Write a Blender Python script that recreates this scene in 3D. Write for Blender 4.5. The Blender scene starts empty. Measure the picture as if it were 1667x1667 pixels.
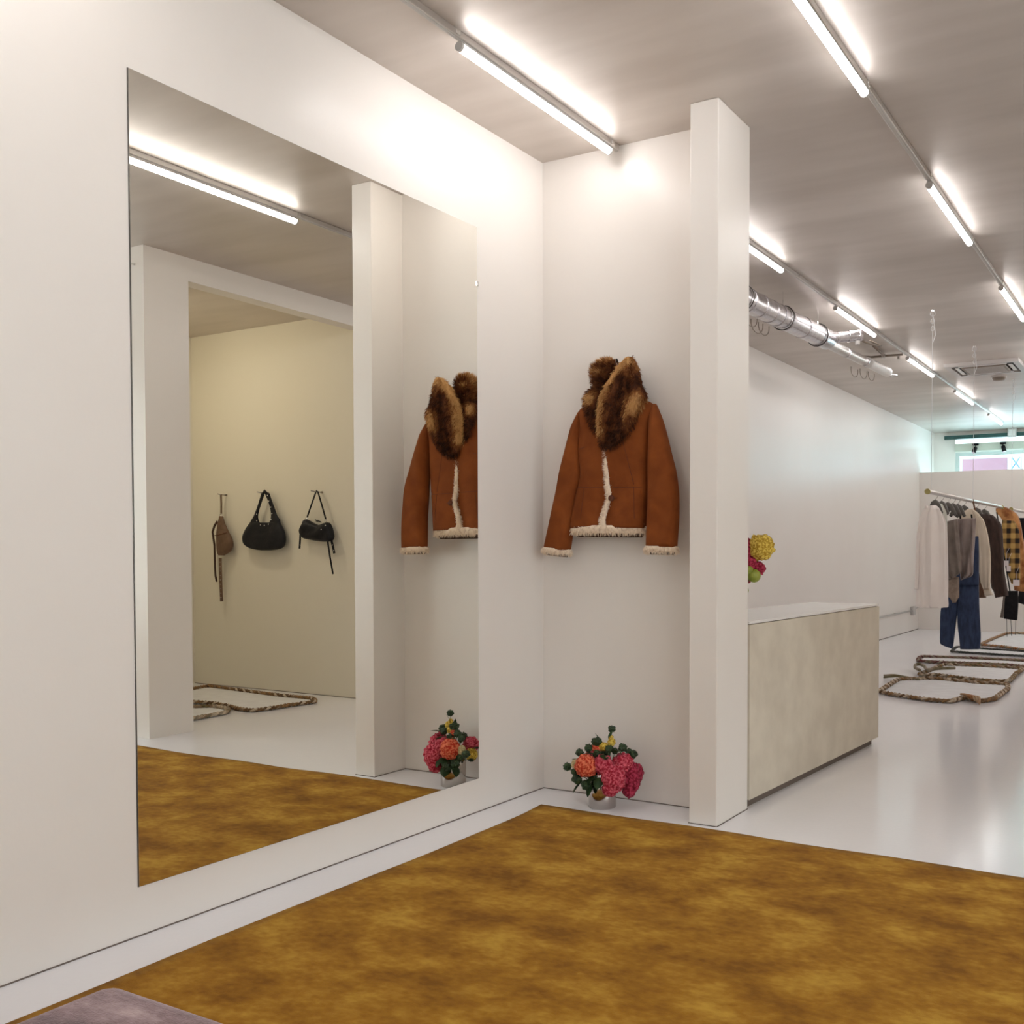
import bpy, bmesh, math, random
from mathutils import Vector, Matrix, noise
sc = bpy.context.scene
COL = sc.collection
random.seed(7)
R = math.radians

# ------------------------------------------------------------------ camera
cam_d = bpy.data.cameras.new('camera'); cam = bpy.data.objects.new('camera', cam_d); COL.objects.link(cam)
YAW, PITCH, ROLL = 0.5148, -0.0283, -0.0005
fw = Vector((-math.sin(YAW)*math.cos(PITCH), math.cos(YAW)*math.cos(PITCH), math.sin(PITCH)))
rt = Vector((math.cos(YAW), math.sin(YAW), 0.0)); up = rt.cross(fw)
cam.matrix_world = Matrix(((rt.x, up.x, -fw.x, 2.8772), (rt.y, up.y, -fw.y, -4.3445), (rt.z, up.z, -fw.z, 1.2207), (0, 0, 0, 1)))
cam_d.sensor_fit = 'HORIZONTAL'; cam_d.sensor_width = 36.0
cam_d.lens = 1643.7362/1667*36.0
cam_d.shift_x = (833.5-1000.0)/1667; cam_d.shift_y = (945.32-833.5)/1667
cam_d.clip_start = 0.05; cam_d.clip_end = 100
sc.camera = cam

# ------------------------------------------------------------------ sky, exposure
TUBE = 7.6          # light output of the ceiling tubes
SKY = 1.7
w = bpy.data.worlds.new('daylight'); sc.world = w; w.use_nodes = True
bg = w.node_tree.nodes['Background']; bg.inputs[0].default_value = (0.90, 0.96, 1.0, 1); bg.inputs[1].default_value = SKY
vs = sc.view_settings
vs.view_transform = 'Standard'; vs.look = 'None'; vs.gamma = 1.0; vs.use_curve_mapping = False
vs.exposure = 2.03
sc.cycles.use_denoising = True
sc.cycles.max_bounces = 12; sc.cycles.diffuse_bounces = 6; sc.cycles.glossy_bounces = 6
sc.cycles.sample_clamp_indirect = 6.0

# ------------------------------------------------------------------ materials
def mat(name, c1, c2=None, scale=8.0, rough=0.5, metal=0.0, bump=0.0, bscale=None, stretch=(1, 1, 1), sheen=0.0,
        detail=4.0, lo=0.35, hi=0.65, emit=None, spec=0.5, coat=0.0, rrange=None, attr=None, sheen_tint=None):
    m = bpy.data.materials.new(name); m.use_nodes = True
    nt = m.node_tree; b = nt.nodes['Principled BSDF']
    b.inputs['Base Color'].default_value = (*c1, 1)
    b.inputs['Roughness'].default_value = rough; b.inputs['Metallic'].default_value = metal
    b.inputs['Specular IOR Level'].default_value = spec
    b.inputs['Coat Weight'].default_value = coat
    if coat: b.inputs['Coat Roughness'].default_value = 0.1
    if sheen:
        b.inputs['Sheen Weight'].default_value = sheen; b.inputs['Sheen Roughness'].default_value = 0.4
        if sheen_tint: b.inputs['Sheen Tint'].default_value = (*sheen_tint, 1)
    tc = nt.nodes.new('ShaderNodeTexCoord'); mp = nt.nodes.new('ShaderNodeMapping')
    nt.links.new(tc.outputs['Object'], mp.inputs['Vector']); mp.inputs['Scale'].default_value = stretch
    if c2 is not None:
        nz = nt.nodes.new('ShaderNodeTexNoise'); nz.inputs['Scale'].default_value = scale; nz.inputs['Detail'].default_value = detail
        nt.links.new(mp.outputs[0], nz.inputs['Vector'])
        rp = nt.nodes.new('ShaderNodeValToRGB')
        rp.color_ramp.elements[0].position = lo; rp.color_ramp.elements[0].color = (*c1, 1)
        rp.color_ramp.elements[1].position = hi; rp.color_ramp.elements[1].color = (*c2, 1)
        src = nz.outputs['Fac']
        if attr:
            at = nt.nodes.new('ShaderNodeAttribute'); at.attribute_name = attr
            mx = nt.nodes.new('ShaderNodeMath'); mx.operation = 'MULTIPLY_ADD'; mx.inputs[1].default_value = 0.5
            nt.links.new(nz.outputs['Fac'], mx.inputs[0]); 
            ad = nt.nodes.new('ShaderNodeMath'); ad.operation = 'ADD'; ad.inputs[1].default_value = -0.25
            nt.links.new(at.outputs['Fac'], ad.inputs[0]); nt.links.new(ad.outputs[0], mx.inputs[2]); src = mx.outputs[0]
        nt.links.new(src, rp.inputs['Fac']); nt.links.new(rp.outputs[0], b.inputs['Base Color'])
        if rrange:
            mr = nt.nodes.new('ShaderNodeMapRange'); mr.inputs['To Min'].default_value = rrange[0]; mr.inputs['To Max'].default_value = rrange[1]
            nt.links.new(nz.outputs['Fac'], mr.inputs['Value']); nt.links.new(mr.outputs[0], b.inputs['Roughness'])
    if bump:
        n2 = nt.nodes.new('ShaderNodeTexNoise'); n2.inputs['Scale'].default_value = bscale or scale*6; n2.inputs['Detail'].default_value = 3
        nt.links.new(mp.outputs[0], n2.inputs['Vector'])
        bp = nt.nodes.new('ShaderNodeBump'); bp.inputs['Strength'].default_value = bump; bp.inputs['Distance'].default_value = 0.01
        nt.links.new(n2.outputs['Fac'], bp.inputs['Height']); nt.links.new(bp.outputs[0], b.inputs['Normal'])
    if emit:
        b.inputs['Emission Color'].default_value = (*emit[0], 1); b.inputs['Emission Strength'].default_value = emit[1]
    return m

M = {}
M['wall'] = mat('satin_wall_paint', (0.79, 0.745, 0.70), (0.805, 0.765, 0.722), 1.2, rough=0.34, bump=0.03, bscale=60, spec=0.5)
M['butter'] = mat('butter_wall_paint', (0.78, 0.735, 0.62), (0.79, 0.75, 0.64), 1.2, rough=0.5, bump=0.03, bscale=60)
M['ceiling'] = mat('silver_ceiling_paint', (0.54, 0.485, 0.44), (0.64, 0.585, 0.54), 1.1, rough=0.5, metal=0.58, bump=0.10, bscale=2.0, stretch=(0.7, 3.2, 1.0), rrange=(0.38, 0.54), detail=6)
M['floor'] = mat('glossy_floor_paint', (0.83, 0.825, 0.86), (0.86, 0.855, 0.885), 0.8, rough=0.16, bump=0.03, bscale=45, spec=0.5)
M['joint'] = mat('dark_joint', (0.16, 0.125, 0.105), rough=0.8)
M['rug'] = None
M['white_felt'] = mat('white_felt', (0.74, 0.735, 0.745), (0.80, 0.80, 0.81), 9, rough=0.85, bump=0.1)
M['aluminium'] = mat('brushed_aluminium', (0.62, 0.60, 0.58), (0.70, 0.68, 0.66), 30, rough=0.32, metal=0.9, stretch=(1, 0.1, 1))
M['duct'] = mat('galvanised_duct', (0.62, 0.60, 0.62), (0.78, 0.76, 0.78), 16, rough=0.26, metal=0.95, stretch=(1, 4, 1))
M['dark_metal'] = mat('dark_steel', (0.05, 0.045, 0.04), rough=0.45, metal=0.6)
M['brownish'] = mat('painted_pipe', (0.22, 0.18, 0.14), (0.28, 0.23, 0.19), 10, rough=0.5, metal=0.3)
M['white_plastic'] = mat('white_plastic', (0.74, 0.73, 0.71), rough=0.4)
M['grey_plastic'] = mat('grey_plastic', (0.52, 0.50, 0.48), rough=0.4)
M['tube'] = mat('lit_tube', (0.9, 0.9, 0.9), emit=((1.0, 0.965, 0.955), TUBE))
M['mirror'] = mat('mirror_silver', (0.915, 0.915, 0.865), rough=0.0, metal=1.0)
M['mirror_edge'] = mat('mirror_edge', (0.10, 0.09, 0.08), rough=0.3, metal=0.5)
M['steel'] = mat('polished_steel', (0.52, 0.485, 0.455), rough=0.13, metal=1.0)
M['chrome'] = mat('chrome', (0.85, 0.85, 0.85), rough=0.12, metal=1.0)
M['plaster'] = mat('sand_plaster', (0.58, 0.52, 0.43), (0.66, 0.60, 0.50), 6, rough=0.75, bump=0.05, bscale=40, detail=7)
M['worktop'] = mat('white_worktop', (0.78, 0.76, 0.74), (0.80, 0.78, 0.76), 4, rough=0.25)
M['black'] = mat('black_cloth', (0.008, 0.008, 0.009), (0.014, 0.013, 0.015), 30, rough=0.8, bump=0.1, spec=0.2)
M['black_leather'] = mat('black_leather', (0.006, 0.006, 0.009), (0.012, 0.012, 0.016), 20, rough=0.5, bump=0.15, bscale=60, spec=0.25)
M['brown_leather'] = mat('brown_suede_leather', (0.12, 0.065, 0.035), (0.18, 0.10, 0.058), 18, rough=0.6, bump=0.15, bscale=80)
M['suede'] = mat('rust_suede', (0.165, 0.040, 0.007), (0.235, 0.062, 0.012), 11, rough=0.9, bump=0.12, bscale=60, sheen=0.05, sheen_tint=(1, 0.5, 0.25), detail=7, lo=0.3, hi=0.7, spec=0.2)
M['seam'] = mat('suede_seam', (0.10, 0.027, 0.009), rough=0.9)
M['fur'] = mat('brown_fur', (0.035, 0.010, 0.004), (0.62, 0.36, 0.14), 34, rough=0.75, lo=0.12, hi=0.88, attr='tone', spec=0.2)
for n_ in M['fur'].node_tree.nodes:
    if n_.type == 'VALTORGB':
        for p_, c_ in ((0.36, (0.11, 0.032, 0.009, 1)), (0.60, (0.27, 0.10, 0.028, 1))):
            n_.color_ramp.elements.new(p_).color = c_
    if n_.type == 'MATH' and n_.operation == 'MULTIPLY_ADD': n_.inputs[1].default_value = 0.9
    if n_.type == 'MATH' and n_.operation == 'ADD': n_.inputs[1].default_value = -0.45
M['cream_fur'] = mat('cream_fleece', (0.56, 0.42, 0.31), (0.86, 0.73, 0.58), 60, rough=0.9, lo=0.25, hi=0.5, sheen=0.1)
M['lining'] = mat('dark_lining', (0.05, 0.022, 0.012), rough=0.9)

def rug_material(name, cols, scale, stretch, sheen_tint, bump=0.25, sheen=0.06):
    m = bpy.data.materials.new(name); m.use_nodes = True; nt = m.node_tree; b = nt.nodes['Principled BSDF']
    tc = nt.nodes.new('ShaderNodeTexCoord'); mp = nt.nodes.new('ShaderNodeMapping'); mp.inputs['Scale'].default_value = stretch
    nt.links.new(tc.outputs['Object'], mp.inputs['Vector'])
    n1 = nt.nodes.new('ShaderNodeTexNoise'); n1.inputs['Scale'].default_value = scale; n1.inputs['Detail'].default_value = 5; n1.inputs['Distortion'].default_value = 0.2
    n2 = nt.nodes.new('ShaderNodeTexNoise'); n2.inputs['Scale'].default_value = scale*7; n2.inputs['Detail'].default_value = 6
    nt.links.new(mp.outputs[0], n1.inputs['Vector']); nt.links.new(mp.outputs[0], n2.inputs['Vector'])
    mx = nt.nodes.new('ShaderNodeMath'); mx.operation = 'MULTIPLY_ADD'; mx.inputs[1].default_value = 0.30
    nt.links.new(n2.outputs['Fac'], mx.inputs[0]); 
    ml = nt.nodes.new('ShaderNodeMath'); ml.operation = 'MULTIPLY'; ml.inputs[1].default_value = 0.70
    nt.links.new(n1.outputs['Fac'], ml.inputs[0]); nt.links.new(ml.outputs[0], mx.inputs[2])
    rp = nt.nodes.new('ShaderNodeValToRGB'); e = rp.color_ramp.elements
    e[0].position = 0.36; e[0].color = (*cols[0], 1); e[1].position = 0.66; e[1].color = (*cols[2], 1)
    x = e.new(0.51); x.color = (*cols[1], 1)
    nt.links.new(mx.outputs[0], rp.inputs['Fac']); nt.links.new(rp.outputs[0], b.inputs['Base Color'])
    b.inputs['Roughness'].default_value = 0.9; b.inputs['Specular IOR Level'].default_value = 0.2
    b.inputs['Sheen Weight'].default_value = sheen; b.inputs['Sheen Roughness'].default_value = 0.4; b.inputs['Sheen Tint'].default_value = (*sheen_tint, 1)
    n3 = nt.nodes.new('ShaderNodeTexNoise'); n3.inputs['Scale'].default_value = 260; n3.inputs['Detail'].default_value = 2
    nt.links.new(tc.outputs['Object'], n3.inputs['Vector'])
    bp = nt.nodes.new('ShaderNodeBump'); bp.inputs['Strength'].default_value = bump; bp.inputs['Distance'].default_value = 0.006
    nt.links.new(n3.outputs['Fac'], bp.inputs['Height']); nt.links.new(bp.outputs[0], b.inputs['Normal'])
    return m
M['rug'] = rug_material('mustard_velvet_pile', ((0.20, 0.078, 0.004), (0.33, 0.150, 0.010), (0.50, 0.285, 0.036)), 4.6, (0.9, 1.25, 1), (1, 0.8, 0.4))
M['velvet'] = rug_material('mauve_velvet', ((0.10, 0.055, 0.055), (0.23, 0.145, 0.145), (0.42, 0.31, 0.31)), 9, (0.7, 1.6, 1), (1, 0.85, 0.9), sheen=0.5)

# ------------------------------------------------------------------ mesh helpers
def link(name, bm, m, parent=None, smooth=False, recalc=True):
    if recalc: bmesh.ops.recalc_face_normals(bm, faces=bm.faces)
    me = bpy.data.meshes.new(name); bm.to_mesh(me); bm.free()
    for k in (m if isinstance(m, (list, tuple)) else [m]): me.materials.append(k)
    if smooth:
        for p in me.polygons: p.use_smooth = True
    o = bpy.data.objects.new(name, me); COL.objects.link(o)
    if parent is not None:
        o.parent = parent
        o.matrix_parent_inverse = Matrix.Translation(-parent_base(parent))
    return o
def parent_base(o):
    v = Vector(o.location)
    if o.parent is not None and o.type == 'EMPTY': v = v + parent_base(o.parent)
    return v
def box(bm, x0, x1, y0, y1, z0, z1, bevel=0.0, seg=2, mi=0):
    vs_ = [bm.verts.new((x, y, z)) for x in (x0, x1) for y in (y0, y1) for z in (z0, z1)]
    fs = []
    for q in ((0, 1, 3, 2), (4, 6, 7, 5), (0, 4, 5, 1), (2, 3, 7, 6), (0, 2, 6, 4), (1, 5, 7, 3)):
        f = bm.faces.new([vs_[k] for k in q]); f.material_index = mi; fs.append(f)
    if bevel:
        es = list({e for f in fs for e in f.edges})
        bmesh.ops.bevel(bm, geom=es, offset=bevel, segments=seg, profile=0.5, affect='EDGES')
    return bm
def boxbm(*a, **k): return box(bmesh.new(), *a, **k)
def tube(bm, pts, r, n=8, cap=True, closed=False, flat=None):
    """swept round (or flattened) section along pts; r a number or a list"""
    pts = [Vector(p) for p in pts]; N = len(pts); rings = []
    if isinstance(r, tuple): r = [r]*N
    prev = None
    for i, p in enumerate(pts):
        a = pts[(i-1) % N] if (closed or i > 0) else p
        b = pts[(i+1) % N] if (closed or i < N-1) else p
        t = (b-a).normalized()
        if prev is None:
            u = t.orthogonal().normalized()
            if flat: u = Vector(flat) - t*t.dot(Vector(flat)); u.normalize()
        else:
            u = prev - t*t.dot(prev)
            if flat: u = Vector(flat) - t*t.dot(Vector(flat))
            u.normalize()
        prev = u; v = t.cross(u)
        rr = r[i] if isinstance(r, (list, tuple)) else r
        ru, rv = rr if isinstance(rr, (list, tuple)) else (rr, rr)
        rings.append([bm.verts.new(p + u*(ru*math.cos(2*math.pi*k/n)) + v*(rv*math.sin(2*math.pi*k/n))) for k in range(n)])
    for i in range(N if closed else N-1):
        A, B = rings[i], rings[(i+1) % N]
        for k in range(n): bm.faces.new((A[k], A[(k+1) % n], B[(k+1) % n], B[k]))
    if cap and not closed:
        bm.faces.new(rings[0]); bm.faces.new(rings[-1])
    return bm
def tubebm(*a, **k): return tube(bmesh.new(), *a, **k)
def lathe(prof, c, n=24, axis='z'):
    bm = bmesh.new(); rings = []
    for r, h in prof:
        if r < 1e-6:
            p = (c[0], c[1], c[2]+h) if axis == 'z' else (c[0], c[1]+h, c[2])
            rings.append([bm.verts.new(p)])
        else:
            ring = []
            for k in range(n):
                a = 2*math.pi*k/n
                p = (c[0]+r*math.cos(a), c[1]+r*math.sin(a), c[2]+h) if axis == 'z' else (c[0]+r*math.cos(a), c[1]+h, c[2]+r*math.sin(a))
                ring.append(bm.verts.new(p))
            rings.append(ring)
    for A, B in zip(rings, rings[1:]):
        for k in range(n):
            q = [A[k % len(A)], A[(k+1) % len(A)], B[(k+1) % len(B)], B[k % len(B)]]
            q = list(dict.fromkeys(q))
            if len(q) >= 3: bm.faces.new(q)
    return bm
def loft(rows, df, db=None, seg=20, fold=None, sub=2, power=0.75, front=(0, -1, 0), tone=None, cap=True):
    """closed, softly inflated surface between pairs of edge points (left xyz, right xyz), row after row"""
    bm = bmesh.new()
    lay = bm.verts.layers.float.new('tone') if tone else None
    n = len(rows); pr = [(Vector(r[:3]), Vector(r[3:])) for r in rows]
    g = lambda q, i: q[i] if isinstance(q, (list, tuple)) else q
    db = df if db is None else db
    dense = []
    for i in range(n-1):
        for k in range(sub):
            t = k/sub
            j0, j1, j2, j3 = max(i-1, 0), i, i+1, min(i+2, n-1)
            def cr(a, b, c, d): return 0.5*((2*b)+(c-a)*t+(2*a-5*b+4*c-d)*t*t+(3*b-a-3*c+d)*t**3)
            L = cr(pr[j0][0], pr[j1][0], pr[j2][0], pr[j3][0]); Q = cr(pr[j0][1], pr[j1][1], pr[j2][1], pr[j3][1])
            dense.append((L, Q, g(df, i)*(1-t)+g(df, i+1)*t, g(db, i)*(1-t)+g(db, i+1)*t))
    dense.append((pr[-1][0], pr[-1][1], g(df, n-1), g(db, n-1)))
    rings = []; N = len(dense)
    for i, (L, Q, a, b) in enumerate(dense):
        c = (L+Q)/2; e = (Q-L)/2
        a0 = dense[max(i-1, 0)]; a1 = dense[min(i+1, N-1)]
        down = ((a1[0]+a1[1])-(a0[0]+a0[1])).normalized()
        nn = e.cross(down); 
        if nn.length < 1e-9: nn = Vector(front)
        nn.normalize()
        if nn.dot(Vector(front)) < 0: nn = -nn
        ring = []
        for k in range(seg):
            th = 2*math.pi*k/seg; cs, sn = math.cos(th), math.sin(th)
            x = math.copysign(abs(cs)**power, cs); y = math.copysign(abs(sn)**power, sn)
            off = y*(a if sn > 0 else b)
            if fold and sn > 0: off += fold(x, i/(N-1))*abs(sn)
            v = bm.verts.new(c+e*x+nn*off)
            if tone: v[lay] = tone((x+1)/2, i/(N-1))
            ring.append(v)
        rings.append(ring)
    for A, B in zip(rings, rings[1:]):
        for k in range(seg): bm.faces.new((A[k], A[(k+1) % seg], B[(k+1) % seg], B[k]))
    if cap: bm.faces.new(rings[0]); bm.faces.new(rings[-1])
    return bm
def fur(src, name, m, count, length, width, lean, parent, seed=1, spread=0.5):
    """short hair blades grown on the faces of src: one joined part of kind stuff"""
    rnd = random.Random(seed); me = src.data
    at = me.attributes.get('tone')
    me.calc_loop_triangles(); tris = list(me.loop_triangles)
    cum = []; s = 0
    for t in tris: s += t.area; cum.append(s)
    import bisect
    V, F, T = [], [], []
    lean = Vector(lean)
    for _ in range(count):
        t = tris[min(bisect.bisect_left(cum, rnd.random()*s), len(tris)-1)]
        a, b = rnd.random(), rnd.random()
        if a+b > 1: a, b = 1-a, 1-b
        ids = t.vertices; p = me.vertices[ids[0]].co*(1-a-b)+me.vertices[ids[1]].co*a+me.vertices[ids[2]].co*b
        nn = Vector(t.normal)
        d = nn*0.55+lean+Vector((rnd.gauss(0, 1), rnd.gauss(0, 1), rnd.gauss(0, 1)))*0.3*spread
        d.normalize(); l = length*rnd.uniform(0.6, 1.25)
        sd = d.cross(Vector((rnd.gauss(0, 1), rnd.gauss(0, 1), rnd.gauss(0, 1)))).normalized()*width*0.5
        k = len(V); V += [p-sd, p+sd, p+d*l*0.6+nn*l*0.1+sd*0.6, p+d*l]
        F += [(k, k+1, k+2), (k, k+2, k+3)]
        tv = (at.data[ids[0]].value if at else 0.5)+rnd.gauss(0, 0.07); T += [tv]*4
    nm = bpy.data.meshes.new(name); nm.from_pydata([tuple(v) for v in V], [], F)
    al = nm.attributes.new('tone', 'FLOAT', 'POINT'); al.data.foreach_set('value', T)
    nm.materials.append(m)
    o = bpy.data.objects.new(name, nm); COL.objects.link(o); o['kind'] = 'stuff'
    if parent is not None:
        o.parent = parent
        top = parent
        while top.parent is not None: top = top.parent
        if parent.type == 'EMPTY': o.matrix_parent_inverse = Matrix.Translation(-parent_base(parent))
    return o
def thing(name, label, cat, loc=(0, 0, 0), group=None):
    o = bpy.data.objects.new(name, None); COL.objects.link(o); o.location = loc
    o.empty_display_size = 0.05
    o['label'] = label; o['category'] = cat
    if group: o['group'] = group
    return o
def tag(o, label, cat, group=None):
    o['label'] = label; o['category'] = cat
    if group: o['group'] = group
    return o
def struct(name, bm, m, smooth=False, parent=None):
    o = link(name, bm, m, parent=parent, smooth=smooth)
    if parent is None: o['kind'] = 'structure'
    return o
def dup(root, loc, label=None):
    r = root.copy(); COL.objects.link(r); r.location = loc
    if label: r['label'] = label
    for ch in list(root.children):
        c = ch.copy(); COL.objects.link(c); c.parent = r; c.matrix_parent_inverse = ch.matrix_parent_inverse.copy()
        for g in list(ch.children):
            d = g.copy(); COL.objects.link(d); d.parent = c; d.matrix_parent_inverse = g.matrix_parent_inverse.copy()
    return r

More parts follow.
